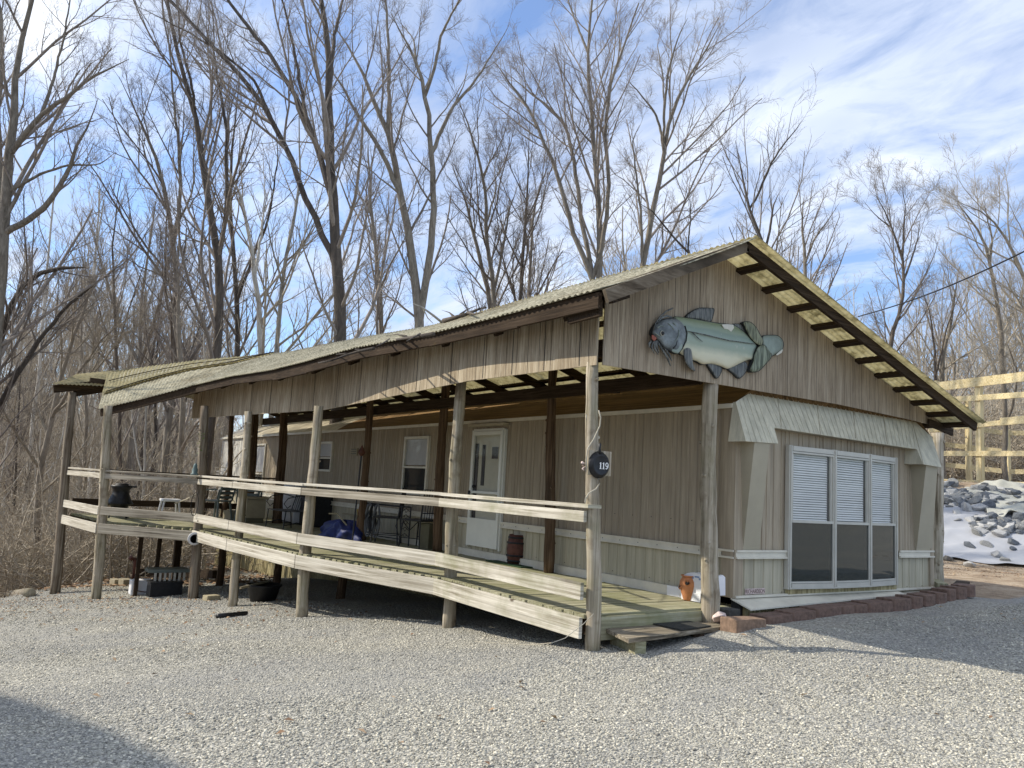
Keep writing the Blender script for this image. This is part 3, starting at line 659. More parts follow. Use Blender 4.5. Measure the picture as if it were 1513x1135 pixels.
# inner beam behind the valance carried by the posts
mb=MB()
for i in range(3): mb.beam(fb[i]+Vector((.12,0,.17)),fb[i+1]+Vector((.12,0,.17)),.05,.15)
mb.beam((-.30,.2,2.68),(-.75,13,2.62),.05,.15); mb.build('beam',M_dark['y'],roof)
def log_post(pb,pt,r,mat,parent,name='post',knots=9,seed=0,crook=.014):
    rd=random.Random(seed*7+3); k=16; pts=[];rs=[]
    for i in range(k):
        f=i/(k-1); p=Vector(pb).lerp(Vector(pt),f)+Vector((math.sin(f*5+seed)*crook+rd.uniform(-.004,.004),math.cos(f*4+seed*2)*crook+rd.uniform(-.004,.004),0)); pts.append(p)
        rs.append(r*(1.12-.2*f)*(1+rd.uniform(-.075,.075)))
    mb=MB(); mb.tube(pts,rs,14)
    for j in range(knots):
        i=rd.randint(2,k-2); a=rd.uniform(0,6.28); d=Vector((math.cos(a),math.sin(a),.35)); q=pts[i]; mb.tube([q+d*r*.6,q+d*(r+.012)],[.026,.013],7)
    return mb.build(name,mat,parent,True)
def post2(top,base,xy,r,mat,zbase=None,**k):
    """log whose foot is at plan xy; top/base give its pixel axis"""
    b_=at(base[0],base[1],'y',xy[1]); b_=Vector((b_.x,xy[1],gz(b_.x,xy[1])-.08 if zbase is None else zbase))
    t_=at(top[0],top[1],'y',xy[1]); return log_post(b_,t_,r,mat,roof,**k)
P1=post2((877,536),(874,958),(0,0.0),.058,M_log,seed=1,knots=6)
P2=post2((681,560),(662,930),(0,2.6),.068,M_log,seed=2,knots=6)
P3=post2((469,600),(446,914),(0,5.2),.072,M_log,seed=3,knots=7)
P4=post2((367,608),(345,895),(0,7.7),.066,M_log,seed=4)
P5=post2((303,600),(287,880),(0,9.5),.078,wood('mixed_log',((.06,.04,.025),(.19,.15,.11),(.36,.32,.26)),'z',30),seed=5)
P6=post2((161,600),(142,890),(0,11.0),.082,M_log,seed=6)
P7=post2((108,580),(80,880),(0,13.5),.088,MATS['mixed_log'],seed=7,knots=5)
post2((1050,562),(1048,896),(0,-.03),.078,M_log,seed=8,knots=7)
for i,(tp,bs,y,r) in enumerate([((818,545),(809,846),2.8,.062),((659,560),(645,815),5.5,.07),((546,588),(535,800),7.4,.062),((420,608),(410,770),11.6,.09),((378,612),(368,757),13.2,.08),((345,616),(333,735),13.4,.055)]):
    b_=at(bs[0],bs[1],'y',y); log_post(Vector((b_.x,y,.42)),at(tp[0],tp[1],'y',y),r,M_logb,roof,seed=20+i,knots=5,crook=.012 if i<5 else .05)
post2((1384,640),(1383,852),(0,.25),.085,M_log,zbase=.30,seed=31)
# rafters' junk: old stove-pipe cap under the canopy
mb=MB(); p=at(908,574,'x',-.1); mb.lathe([(.07,-.05),(.07,.03),(.10,.03),(.10,.07),(.0,.075)],p,14); mb.build('vent_pipe',M_black,home)
# ------------------------------------------------------------------ porch deck
deck=thing('porch_deck','raised mossy board porch with bleached plank railing along the mobile home','porch',(-1,8,0))
ZD=.42
DE=[(-1.83,-.02),(-1.78,2.62),(-2.45,5.2),(-2.68,7.65),(-2.80,9.42),(-4.10,11.0),(-4.44,13.5)]
def dx(y): return float(np.interp(y,[p[1] for p in DE],[p[0] for p in DE]))
mb=MB(); y=.02;i=0
while y<13.4:
    w=.138; e=dx(y+w/2); e-= (.05 if y<9.2 else -.05)+random.uniform(-.015,.02)
    mb.box(((e-.02)/2,y+w/2,ZD-.02+random.uniform(-.002,.003)),(-e-.02,w-.008,.036),0,.0015); y+=w+.004
mb.build('decking',M_deck,deck)
mb=MB(); mb.beam((-1.80,.01,.30),(-.14,.01,.30),.04,.2); mb.build('front_rim_board',wood('mossy_rim',DECKW,'x',30,.9,True,.7),deck)
for k in range(4):
    x=-.35-.45*k; mb=MB(); mb.beam((x,.05,.31),(x-(.9 if k==3 else .35*k),13.4,.31),.04,.18); mb.build('joist',M_dark['y'],deck)
# outside face offset for boards
def outer(i,off):
    a=Vector(DE[i]);b=Vector(DE[i+1]); d=(b-a).normalized(); n=Vector((-d.y,d.x)); 
    if n.x>0: n=-n
    return a+n*off,b+n*off,d
for i in range(6):
    g=M_side_lo
    a,b,d=outer(i,.062)
    ax='y'
    mt=ww('y',.5) if i<1 else ww('y')
    if i==4: mt=wm('y')
    e=.004*(i%2)
    def brd(name,z,h,off,w=.036,mat=mt):
        a,b,d=outer(i,off); mb=MB(); mb.beam((a.x,a.y+.004,z),(b.x,b.y-.004,z),w,h); return mb.build(name,mat,deck,bevel=.004)
    if i<6:
        brd('skirt_board',.315 if i<4 else .30,.175,.10+e,mat=mt)
        brd('mid_rail',.618,.145,.10+e)
        brd('top_rail',1.245,.095,.10+e,mat=mt if i not in(1,4) else wm('y'))
        a,b,d=outer(i,.045); mb=MB(); mb.beam((a.x,a.y-.05,1.335+e),(b.x,b.y+.0,1.335+e),.15,.034); mb.build('rail_cap',mt,deck,bevel=.004)
for z,h,nm in ((1.335,.034,'rail_cap'),(.66,.13,'mid_rail'),(.33,.18,'skirt_board')):
    mb=MB(); mb.beam((-4.38,13.5,z),(-.1,13.5,z),.14 if h<.05 else .036,h); mb.build(nm,M_dark['x'],deck)
for i,(px,py) in enumerate(((264,797),(236,800),(205,830))):
    p=at(px,py,'y',12.8-.8*i); mb=MB(); mb.beam((p.x,p.y,gz(p.x,p.y)-.1),(p.x,p.y,ZD-.05),.13 if i==0 else .07,.13 if i==0 else .07,(1,0,0)); mb.build('pier',M_dark['z'],deck)
for i,(x,y) in enumerate(((-.5,1.5),(-.6,4.4),(-1.0,7.2),(-1.2,9.8),(-1.6,12.2))):
    log_post((x,y,gz(x,y)-.1),(x,y,.34),.07,M_logb,deck,'pier',2,40+i)
# ------------------------------------------------------------------ step, pot, rock, mats
step=thing('wooden_step','low weathered two-plank step in front of the porch end','step',(-1.0,-.5,.1))
c0=at(888,925,'z',.30);c1=at(930,945,'z',.29);c2=at(1106,922,'z',.30);c3=at(1062,905,'z',.31)
for f0,f1,dz in((0,.47,0),(.50,.97,.004)):
    A=c0.lerp(c1,f0);B=c0.lerp(c1,f1);Cc=c3.lerp(c2,f1);D=c3.lerp(c2,f0)
    mb=MB(); mb.prism([A,B,Cc,D],(0,0,-.036)); mb.build('plank',wood('old_step_board',((.04,.035,.025),(.17,.14,.10),(.40,.35,.27)),'x',40),step,bevel=.004)
for f in(.08,.55,.93):
    A=c0.lerp(c3,f);B=c1.lerp(c2,f); 
    mb=MB(); mb.beam(A.lerp(B,.06)+Vector((.03,0,-.10)),A.lerp(B,.93)+Vector((.03,0,-.10)),.10,.125); mb.build('support_block',M_deck if f<.1 else M_dark['y'],step)
A=c0.lerp(c3,.27).lerp(c1.lerp(c2,.27),.12)
mb=MB(); q=[c0.lerp(c3,.30).lerp(c1.lerp(c2,.30),.1),c0.lerp(c3,.42).lerp(c1.lerp(c2,.42),.92),c0.lerp(c3,.68).lerp(c1.lerp(c2,.68),.9),c0.lerp(c3,.56).lerp(c1.lerp(c2,.56),.1)]
mb.prism([p+Vector((0,0,.014)) for p in q],(0,0,-.009)); o=mb.build('doormat',M_mat_d,None,loc=q[0]); tag(o,'small dark worn doormat lying on the wooden step','doormat')
def rockmesh(seed,s=(1,1,1),n=16):
    import bmesh
    rd=random.Random(seed); bm=bmesh.new()
    for i in range(n):
        v=Vector([rd.gauss(0,1) for _ in range(3)]).normalized()*rd.uniform(.75,1.05); bm.verts.new((v.x*s[0],v.y*s[1],v.z*s[2]))
    r=bmesh.ops.convex_hull(bm,input=bm.verts); 
    for v in [v for v in bm.verts if not v.link_faces]: bm.verts.remove(v)
    bmesh.ops.bevel(bm,geom=bm.edges[:]+bm.verts[:],offset=.05*min(s),segments=1,affect='EDGES')
    me=bpy.data.meshes.new('rock'); bm.to_mesh(me); bm.free(); return me
p=at(1063,912,'z',.36); me=rockmesh(5,(.11,.07,.062),22); o=finish('rock',me,M_rockp,None); o.location=p+Vector((0,0,-.005)); o.rotation_euler=(0,.1,.2); tag(o,'pinkish white layered rock sitting on the end of the wooden step','rock')
pot=thing('strawberry_pot','terracotta strawberry pot with side pockets on the porch corner','pot',at(1018,887,'z',ZD))
c=ORG[pot]; mb=MB(); k=.0067
mb.lathe([(.055,0),(.06,.01),(.085,.09),(.098,.15),(.096,.19),(.075,.225),(.07,.235),(.088,.24),(.088,.25),(.078,.25),(.065,.235),(.06,.1),(0,.1)],c,24); mb.build('pot_body',M_terra,pot,True)
for a,h in((-2.6,.175),(-1.5,.12),(-3.6,.13)):
    d=Vector((math.cos(a),math.sin(a),0)); q=c+d*.088+Vector((0,0,h)); mb=MB(); mb.tube([q,q+d*.016+Vector((0,0,.008))],[.03,.026],12,False); o=mb.build('pocket',M_terra,pot,True)
    mb=MB(); mb.tube([q+d*.004,q+d*.012+Vector((0,0,.004))],[.024,.022],10); mb.build('pocket_hole',M_void,o,True)
# old mailbox / white cabinet behind the corner post
mbx=thing('mailbox','white rounded-top metal mailbox lying on the porch behind the corner post','mailbox',(.0,.0,.45))
cA=at(1008,890,'y',.33); q0=at(1046,880,'y',.20); 
ya_,yb_=at(1045,870,'x',-.16).y,at(1007,870,'x',-.16).y; zt_=at(1025,846,'x',-.16).z; hw=abs(yb_-ya_)/2; yc=(ya_+yb_)/2
prof=[(math.cos(t)*hw,math.sin(t)*min(hw,.09)+(zt_-.425-min(hw,.09))) for t in np.linspace(0,math.pi,11)]+[(-hw,0),(hw,0)]
mb=MB(); mb.prism([Vector((-.16,yc+u,.425+v)) for u,v in prof],(.15,0,0)); mbb=mb.build('mailbox_body',M_white,mbx)
mb=MB()
for (fx,fz,w_,h_) in ((-.5,.80,.05,.02),(-.2,.86,.06,.015),(.2,.82,.05,.02),(.45,.72,.04,.03)): mb.box((-.162,yc+fx*hw,.425+fz*(zt_-.425)),(.003,w_,h_))
tag(mb.build('faded_blue_print',plain('faded_blue',(.22,.30,.48),.7,0,.3,30,0),mbb),kind=None)
mb=MB(); mb.box((-.163,ya_+.03,.47),(.004,.10,.09)); mb.build('dark_opening',M_black,mbb)
w0,w1=at(1059,850,'y',-.06),at(1073,880,'y',-.06)
mb=MB(); mb.prism([Vector((w0.x+(w1.x-w0.x)*f,-.05,w1.z+(w0.z-w1.z)*g)) for f,g in((0,0),(0,.92),(.2,1),(.45,.93),(.7,1),(.95,.88),(1,0))],(0,.03,0)); mb.build('mailbox_flap',M_white,mbx)
w0,w1=at(988,871,'x',-.05),at(1012,885,'x',-.05); mb=MB(); mb.box(((w0.x+w1.x)/2,(w0.y+w1.y)/2,.47),(.03,abs(w0.y-w1.y)+.02,.10)); mb.build('mailbox_base',M_white,mbx)
# retaining blocks
BL=[(1089,1134,911,929),(1132,1172,905,920),(1169,1207,899,917),(1206,1245,893,911),(1244,1264,891,908),(1263,1283,889,905),(1282,1321,887,902),(1319,1348,882,897),(1347,1365,879,893),(1364,1384,876,889),(1383,1401,873,886),(1400,1414,868,882),(1413,1430,865,879),(1429,1442,862,876)]
pos_=['second block from the step, next to the tan paver','third block from the step','fourth block from the step','fifth block from the step','sixth block from the step','long seventh block under the right end of the window','eighth block from the step','ninth block from the step','tenth block from the step','eleventh block, below the far corner of the mobile home','third block from the far end','second block from the far end','last block at the far end']
for i,(xl_,xr_,yt_,yb_) in enumerate(BL):
    Y=-.42 if i else -.50
    a=at(xl_+.4,yb_,'y',Y); b=at(xr_-.4,yb_-(2 if i else 3),'y',Y); hgt=.10; zb_=min(a.z,gz(a.x,Y)+.02) if 0 else (a.z+b.z)/2
    z1=at((xl_+xr_)/2,yt_+ (4.5 if i<6 else 3),'y',Y).z; rnd=lambda s_=.006: random.uniform(-s_,s_)
    dep=.20; mb=MB()
    o2=[(a.x,Y+dep),(a.x+rnd(),Y+.012+rnd()),(a.x+.03,Y-.012+rnd()),((a.x+b.x)/2,Y-.020+rnd(.01)),(b.x-.03,Y-.012+rnd()),(b.x+rnd(),Y+.012+rnd()),(b.x,Y+dep)]
    zz0=zb_-.06; zz1=max(z1,zb_+.05); tl=rnd(.006)
    vs=[Vector((x,y,zz0)) for x,y in o2]+[Vector((x,y,zz1+tl*(1 if x>(a.x+b.x)/2 else -1)+rnd(.003))) for x,y in o2]; n=len(o2)
    mb.add(vs,[tuple(range(n)),tuple(range(2*n-1,n-1,-1))]+[(k,k+n,(k+1)%n+n,(k+1)%n) for k in range(n)])
    o=mb.build('retaining_block',M_block if i else M_blockl,None,bevel=.008,loc=(a.x,Y,zz0))
    if i==0: tag(o,'tan paver block beside the wooden step, nearest end of the edging row','block')
    else: tag(o,'rough red-brown retaining block, '+pos_[i-1],'block','red-brown retaining blocks edging the front wall')
# landscape timbers at the far corner
a,b=at(1376,858,'y',-.1),at(1403,850,'y',.3)
mb=MB(); mb.beam((3.75,-.12,.52),(4.25,.25,.52),.12,.12); tag(mb.build('landscape_timber',M_deck,None,bevel=.006,loc=(3.75,-.12,.44)),'short mossy green timber against the far front corner post','timber')
mb=MB(); mb.beam((4.0,-.18,.50),(4.9,.20,.50),.16,.09); tag(mb.build('landscape_timber',M_dark['x'],None,bevel=.006,loc=(4,-.3,.42)),'flat dark timber lying behind the last retaining blocks','timber')
mb=MB(); p=at(1075,905,'y',-.12); mb.box((p.x,-.12,.335),(.19,.16,.19),.1); tag(mb.build('cinder_block',M_void if 0 else plain('charcoal_block',(.05,.048,.042),.95,0,.5,18,.5),None,bevel=.008,loc=(p.x,-.12,.24)),'charcoal black block tucked under the front left corner of the mobile home','block')
# ------------------------------------------------------------------ catfish sign on the gable
YF=YG-.025
fish=thing('catfish_sign','painted cut-out catfish sign mounted on the plywood gable','sign',at(1055,502,'y',YG-.002))
def fp(x,y,off=0): return at(940+x*.15863,440+y*.1585,'y',YF-off)
def cr_closed(P,k=4):
    n=len(P);o=[]
    for i in range(n):
        p0,p1,p2,p3=[np.array(P[(i+j)%n],float) for j in(-1,0,1,2)]
        for j in range(k):
            t=j/k; o.append(tuple(.5*((2*p1)+(-p0+p2)*t+(2*p0-5*p1+4*p2-p3)*t*t+(-p0+3*p1-3*p2+p3)*t**3)))
    return o
OUT=[]
def relief(name,P,off,dome,mat,parent=fish,sm=3):
    P=cr_closed(P,sm) if sm>1 else P; n=len(P); c=np.mean(np.array(P),0); rings=[]
    levels=[(1,-.02),(1,off),(.93,off+dome*.5),(.78,off+dome*.85),(.5,off+dome)]
    vs=[];mb=MB()
    for s_,o_ in levels:
        for p in P: vs.append(fp(c[0]+(p[0]-c[0])*s_,c[1]+(p[1]-c[1])*s_,o_))
    k=len(levels)
    if name not in('gill_plate','mouth','tail_edge','paint_chip','pectoral_fin'):
        bb=MB(); cc=[fp(c[0]+(p[0]-c[0])*(1+7/max(20,abs(p[0]-c[0])+abs(p[1]-c[1]))),c[1]+(p[1]-c[1])*(1+7/max(20,abs(p[0]-c[0])+abs(p[1]-c[1]))),off*.75) for p in P]; bb.prism(cc,(0,.02+off*.5,0)); OUT.append((bb,name))
    fs=[(i*n+j,i*n+(j+1)%n,(i+1)*n+(j+1)%n,(i+1)*n+j) for i in range(k-1) for j in range(n)]
    fs.append(tuple((k-1)*n+j for j in range(n))); mb.add(vs,fs); ob=mb.build(name,mat,parent,True)
    if OUT and OUT[-1][1]==name and OUT[-1][0].v: OUT.pop()[0].build('dark_edge',M_olback,ob)
    return ob
def fishmat():
    m,nt,b,o=nodes('fish_body_paint'); t=nt.nodes.new('ShaderNodeTexCoord'); sx=nt.nodes.new('ShaderNodeSeparateXYZ'); nt.links.new(t.outputs['Object'],sx.inputs[0])
    n=noise(nt,coords(nt),7,4,.6)
    h=math_(nt,'ADD',math_(nt,'ADD',sx.outputs['Z'],math_(nt,'MULTIPLY',sx.outputs['X'],-.02)),math_(nt,'MULTIPLY',math_(nt,'SUBTRACT',n,.5),.06))
    h=math_(nt,'MULTIPLY',math_(nt,'ADD',h,.30),1/.55)
    c=ramp(nt,h,[(.0,(.66,.61,.45)),(.24,(.60,.58,.43)),(.38,(.30,.35,.27)),(.55,(.28,.35,.295)),(.66,(.20,.26,.21)),(.70,(.24,.29,.21)),(.80,(.19,.23,.13)),(.93,(.26,.31,.25)),(1,(.04,.055,.045))])
    v=nt.nodes.new('ShaderNodeTexVoronoi'); v.inputs['Scale'].default_value=22; nt.links.new(coords(nt),v.inputs['Vector'])
    c=mixc(nt,ramp(nt,v.outputs['Distance'],[(.05,.7),(.09,0)]),c,(.45,.50,.46))
    c=mixc(nt,ramp(nt,noise(nt,coords(nt),18,5,.7),[(.62,0),(.70,.6)]),c,(.50,.48,.40))
    nt.links.new(c,b.inputs['Base Color']); b.inputs['Roughness'].default_value=.55; bump(nt,b,n,.2,.01); return m
def finmat(name,a,b_,ang,sc=38):
    m,nt,b,o=nodes(name); mp=nt.nodes.new('ShaderNodeMapping'); t=nt.nodes.new('ShaderNodeTexCoord'); mp.inputs['Rotation'].default_value=(0,ang,0); nt.links.new(t.outputs['Object'],mp.inputs[0])
    mp.inputs['Scale'].default_value=(1,1,.10); w=nt.nodes.new('ShaderNodeTexNoise'); w.inputs['Scale'].default_value=sc*1.6; w.inputs['Detail'].default_value=3; nt.links.new(mp.outputs[0],w.inputs['Vector'])
    nt.links.new(ramp(nt,w.outputs['Fac'],[(.40,a),(.60,b_)]),b.inputs['Base Color']); b.inputs['Roughness'].default_value=.6; bump(nt,b,w.outputs['Fac'],.5,.006); return m
fg=[finmat('fin_grey_%d'%i,(.045,.05,.05),(.17,.175,.165),a) for i,a in enumerate((.2,1.0,-.6,.5))]
fgr=finmat('tail_olive_a',(.07,.08,.045),(.25,.26,.17),.7,30); fgr2=finmat('tail_olive_b',(.07,.085,.055),(.25,.28,.20),-.7,30)
M_head=plain('fish_head_paint',(.15,.17,.175),.5,0,.75,7,.35); M_tail=plain('fish_tail_paint',(.23,.275,.235),.5,0,.3,5,.1)
M_chip=plain('bare_chip',(.62,.60,.52),.8,0,.1,8,.1); M_olback=plain('fish_outline',(.02,.022,.022),.7,0,.2,8,.1)
relief('dorsal_fin',[(470,185),(520,130),(590,100),(660,98),(722,102),(718,150),(690,222),(600,200)],.004,.008,fg[0])
relief('tail_fluke',[(1180,362),(1250,352),(1320,358),(1362,400),(1368,450),(1350,500),(1290,530),(1240,545),(1210,500),(1180,440)],.012,.02,M_tail)
relief('adipose_fin',[(905,252),(960,248),(1000,262),(1040,330),(1055,370),(990,340)],.002,.006,fg[3])
relief('pelvic_fin',[(662,615),(700,602),(750,622),(790,650),(788,700),(752,748),(715,700)],.004,.008,fg[1])
relief('anal_fin',[(860,660),(930,628),(1000,598),(1032,625),(1025,680),(965,748),(910,705)],.004,.008,fg[2])
relief('body',[(340,192),(480,192),(620,215),(760,240),(900,255),(990,310),(1080,380),(1120,430),(1100,510),(1095,570),(1040,580),(980,605),(910,640),(850,662),(790,640),(700,615),(620,620),(560,590),(525,580),(470,545),(410,520),(350,400)],.012,.035,fishmat())
relief('head',[(340,195),(410,215),(455,262),(472,330),(465,400),(430,470),(390,518),(330,498),(260,465),(215,410),(160,350),(152,315),(185,250),(250,208)],.030,.035,M_head)
relief('gill_plate',[(430,430),(425,480),(388,520),(330,500),(345,470),(385,420)],.050,.008,M_tail)
relief('pectoral_fin',[(440,500),(470,468),(510,480),(522,540),(530,620),(550,683),(500,660),(455,590)],.048,.012,fg[3])
relief('tail_fin',[(1000,232),(1060,228),(1110,270),(1150,340),(1180,400),(1160,445),(1110,420),(1070,380),(1030,310)],.040,.012,fgr)
relief('tail_fin',[(1180,440),(1230,480),(1258,548),(1210,610),(1150,675),(1090,692),(1058,672),(1085,610),(1100,540),(1130,470)],.040,.014,fgr2)
M_ring2=plain('dull_red',(.28,.08,.05),.7,0,.3,20,.1)
relief('mouth',[(148,345),(185,368),(188,385),(165,402),(145,380)],.06,.006,M_ring2)
relief('tail_edge',[(1300,532),(1362,478),(1366,490),(1355,515),(1312,538)],.034,.003,M_chip,sm=1)
relief('paint_chip',[(795,250),(850,246),(905,252),(912,280),(885,318),(855,295),(820,290)],.042,.003,M_chip,sm=1)
mb=MB(); mb.tube([fp(480,312,.055),fp(640,345,.062),(fp(860,398,.062)),fp(1110,432,.05)],[.004,.006,.005,.004],6); mb.tube([fp(520,320,.06),fp(570,370,.062),fp(620,412,.06)],[.006,.005,.002],6); mb.build('lateral_line',fg[0],fish,True)
mb=MB(); q=fp(245,332,.072); mb.lathe([(0,-.012),(.018,-.008),(.024,.004),(.026,.03)],q,14,'y'); e=mb.build('eye',M_black,fish,True)
mb=MB(); mb.lathe([(.017,-.001),(.023,-.003),(.025,.004)],q,14,'y'); mb.build('eye_ring',M_chip,e,True)
barb=[[(340,98),(280,125),(220,180),(180,240),(160,300)],[(330,185),(290,168),(240,185),(200,235)],[(190,400),(240,480),(290,560),(320,638)],[(215,400),(270,480),(310,540),(330,588)],[(150,385),(118,430),(122,465)],[(160,395),(140,460),(170,520)],[(170,400),(170,470),(205,532)],[(185,400),(190,455),(212,515)]]
for P in ([(200,280),(225,262),(262,268)],[(300,240),(335,268),(350,300)],[(345,232),(375,262)],[(180,330),(205,352),(235,362)],[(400,300),(395,360),(360,415)],[(240,305),(225,325),(228,348)]):
    mb=MB(); mb.tube([fp(x,y,.068) for x,y in P],[.005]+[.004]*(len(P)-2)+[.002],6); mb.build('brush_stroke',M_tail,fish,True)
for P in ([(455,262),(474,330),(466,400),(432,470),(392,520)],[(215,408),(262,464),(330,498)],[(345,472),(372,440),(380,400)]):
    mb=MB(); mb.tube([fp(x,y,.050 if P[0][0]==455 else .062) for x,y in P],[.006]*len(P),6); mb.build('gill_line',M_olback,fish,True)
for i,P in enumerate(barb):
    mb=MB(); mb.tube([fp(x,y,.025) for x,y in P],[.008 if i<2 else .011]*(len(P)-1)+[.005],7); mb.build('barbel',fg[0] if i!=1 else M_head,fish,True)
# ------------------------------------------------------------------ skillet number sign on the front post
sk=thing('skillet_sign','black cast iron skillet with number 119 on a grey board on the front post','sign',at(886,687,'y',-.09))
c=ORG[sk]
b0,b1=at(869,664.5,'y',-.068),at(901.5,704,'y',-.068)
mb=MB(); mb.box(((b0.x+b1.x)/2+.0,-.068,(b0.z+b1.z)/2),(abs(b1.x-b0.x),.018,abs(b0.z-b1.z))); mb.build('backing_board',M_log,sk,bevel=.003)
mb=MB(); mb.lathe([(.118,.0),(.112,-.012),(.092,-.030),(.086,-.036),(.078,-.032),(0,-.032)],c+Vector((0,.012,-.0)),32,'y'); pan=mb.build('pan',M_black,sk,True)
hp=[at(886.5,671,'y',-.10),at(886,663,'y',-.10),at(886.3,655,'y',-.10)]
mb=MB(); mb.tube(hp,[.015,.010,.014],8); mb.build('pan_handle',M_black,sk,True)
def glyph(poly,cx,cz,s): return [Vector((cx+x*s,c.y-.024,cz+y*s)) for x,y in poly]
one=[(-.22,0),(.22,0),(.22,.06),(.09,.08),(.09,1),(-.02,1),(-.24,.88),(-.22,.83),(-.09,.87),(-.09,.08),(-.22,.06)]
g0=at(887,693,'y',c.y-.024); g1=at(896,693,'y',c.y-.024); step_=(g1.x-g0.x)/2.0
for i in range(2):
    mb=MB(); mb.prism(glyph(one,g0.x+i*step_*.98,g0.z,.056),(0,-.003,0)); mb.build('numeral',M_white_t,sk)
mb=MB(); ring=[Vector((g0.x+2.05*step_+.0135*math.cos(t),c.y-.026,g0.z+.038+.0165*math.sin(t))) for t in np.linspace(0,2*math.pi,17)]
mb.tube(ring,[.004]*17,6); mb.tube([Vector((g0.x+2.05*step_+.0135,c.y-.026,g0.z+.038)),Vector((g0.x+2.05*step_+.011,c.y-.026,g0.z+.016)),Vector((g0.x+2.05*step_-.004,c.y-.026,g0.z+.002)),Vector((g0.x+2.05*step_-.013,c.y-.026,g0.z+.006))],[.005,.005,.004,.004],6); mb.build('numeral',M_white_t,sk)
def px4(l,y,sx=.4054,ox=780,oy=520): return [at(ox+a*sx,oy+b*sx,'y',y) for a,b in l]
mb=MB(); mb.tube(px4([(212,228),(214,250)],-.05),[.006,.005],6); mb.tube(px4([(258,213),(265,240),(262,270),(240,318),(218,352),(212,392),(214,430)],-.09),[.006]*7,6); mb.tube(px4([(258,462),(262,480),(248,500),(222,515),(210,535),(208,552)],-.09),[.006]*6,6)
tag(mb.build('vine_rope',M_rope,None,True,loc=at(877,700,'y',-.07)),'pale twisted rope spiralling round the front post above and below the skillet','rope')
mb=MB(); mb.tube(px4([(196,403),(206,408),(200,415)],-.03),[.012,.013,.012],8); mb.tube(px4([(200,425),(208,418),(203,431),(198,425)],-.03),[.006]*4,6); tag(mb.build('insulator_hook',M_rockp,None,True,loc=at(863,690,'y',-.03)),'small pinkish hook screwed to the left side of the front post','hook')
mb=MB(); P=[at(878,906,'y',-.05),at(862,922,'y',-.3),at(835,943,'y',-.4),at(815,950,'y',-.45)]; P=[Vector((p.x,p.y,max(p.z,gz(p.x,p.y)+.01))) for p in P]; mb.tube(P+[at(780,953,'z',.08),at(700,948,'z',.02)],[.003]*6,5)
tag(mb.build('wire',M_rope,None,loc=P[0]),'thin pale wire hanging from the front post base onto the gravel','wire')
# ------------------------------------------------------------------ things on the porch
def on(px,py,z=ZD): return at(px,py,'z',z)
bp=on(763,834); br=thing('barrel','small rusty red-brown keg with hoops beside the door','barrel',bp)
mb=MB(); mb.lathe([(.115,0),(.135,.10),(.145,.20),(.135,.30),(.118,.40),(.105,.40),(.10,.36),(0,.36)],bp,22); mb.build('staves',M_rust,br,True)
for h_ in(.05,.12,.29,.36):
    r=.118+.03*math.sin(h_/.4*math.pi); mb=MB(); mb.lathe([(r+.002,h_-.012),(r+.007,h_-.010),(r+.007,h_+.010),(r+.002,h_+.012)],bp,22); mb.build('hoop',M_black,br,True)
for i,(a,b_) in enumerate((((765,797),(799,704)),((771,798),(806,764)))):
    mb=MB(); mb.tube([at(*a,'y',bp.y),at((a[0]+b_[0])/2-(1 if i else 2),(a[1]+b_[1])/2,'y',bp.y-.05),at(*b_,'y',bp.y-.1)],[.006,.004,.0025],5)
    tag(mb.build('fishing_rod',M_black,None,loc=at(*a,'y',bp.y)),('taller thin rod leaning out of the rusty keg','shorter thin rod slanting right out of the rusty keg')[i],'fishing rod')
q=on(748,832); mb=MB(); mb.box((bp.x+.0,bp.y+.0,ZD+.008),(.46,.85,.012)); tag(mb.build('green_mat',M_mat_g,None,loc=(bp.x,bp.y,ZD)),'dark green turf mat lying under the rusty keg','mat')
def iron_chair(name,label,p,rz,h=.42,bh=.80):
    t=thing(name,label,'chair',(0,0,0),'black iron chairs under the porch'); 
    mb=MB(); mb.box((0,0,h),(.42,.42,.03)); mb.build('seat',M_black,t,bevel=.01)
    for sx in(-1,1):
        for sy in(-1,1):
            mb=MB(); mb.tube([(sx*.18,sy*.18,h),(sx*.20,sy*.20,h*.5),(sx*.21,sy*.22,0)],[.012]*3,6); mb.build('leg',M_black,t)
    mb=MB()
    for k in range(7): mb.tube([(-.18+k*.06,.20,h),(-.18+k*.06,.24,bh)],[.007,.007],5)
    mb.tube([(-.20,.20,h),(-.20,.25,bh),(.20,.25,bh),(.20,.20,h)],[.012]*4,6); mb.tube([(-.19,.22,h+.12),(.19,.22,h+.12)],.008,5); mb.build('backrest',M_black,t)
    mb=MB()
    for s_ in(-1,1): mb.tube([(s_*.19,-.18,h-.02),(s_*.10,-.19,h-.10),(0,-.19,h-.17)],.007,5); mb.tube([(s_*.2,-.19,h*.35),(s_*.2,.19,h*.35)],.007,5)
    mb.build('brace',M_black,t)
    t.location=p; t.rotation_euler=(0,0,rz); return t
iron_chair('iron_chair','black iron slat-back chair nearest the door, beside the olive box',on(617,809),math.radians(200),.43,.92)
def copy_tree(o,loc,rz,label):
    r=o.copy(); COL.objects.link(r); r.location=loc; r.rotation_euler=(0,0,rz); r['label']=label
    for ch in list(o.children):
        cc=ch.copy(); COL.objects.link(cc); cc.parent=r
    return r
ic=[o for o in COL.objects if o.name=='iron_chair'][0]
copy_tree(ic,on(570,803),math.radians(235),'black iron slat-back chair farther from the door, behind the hanging hoses')
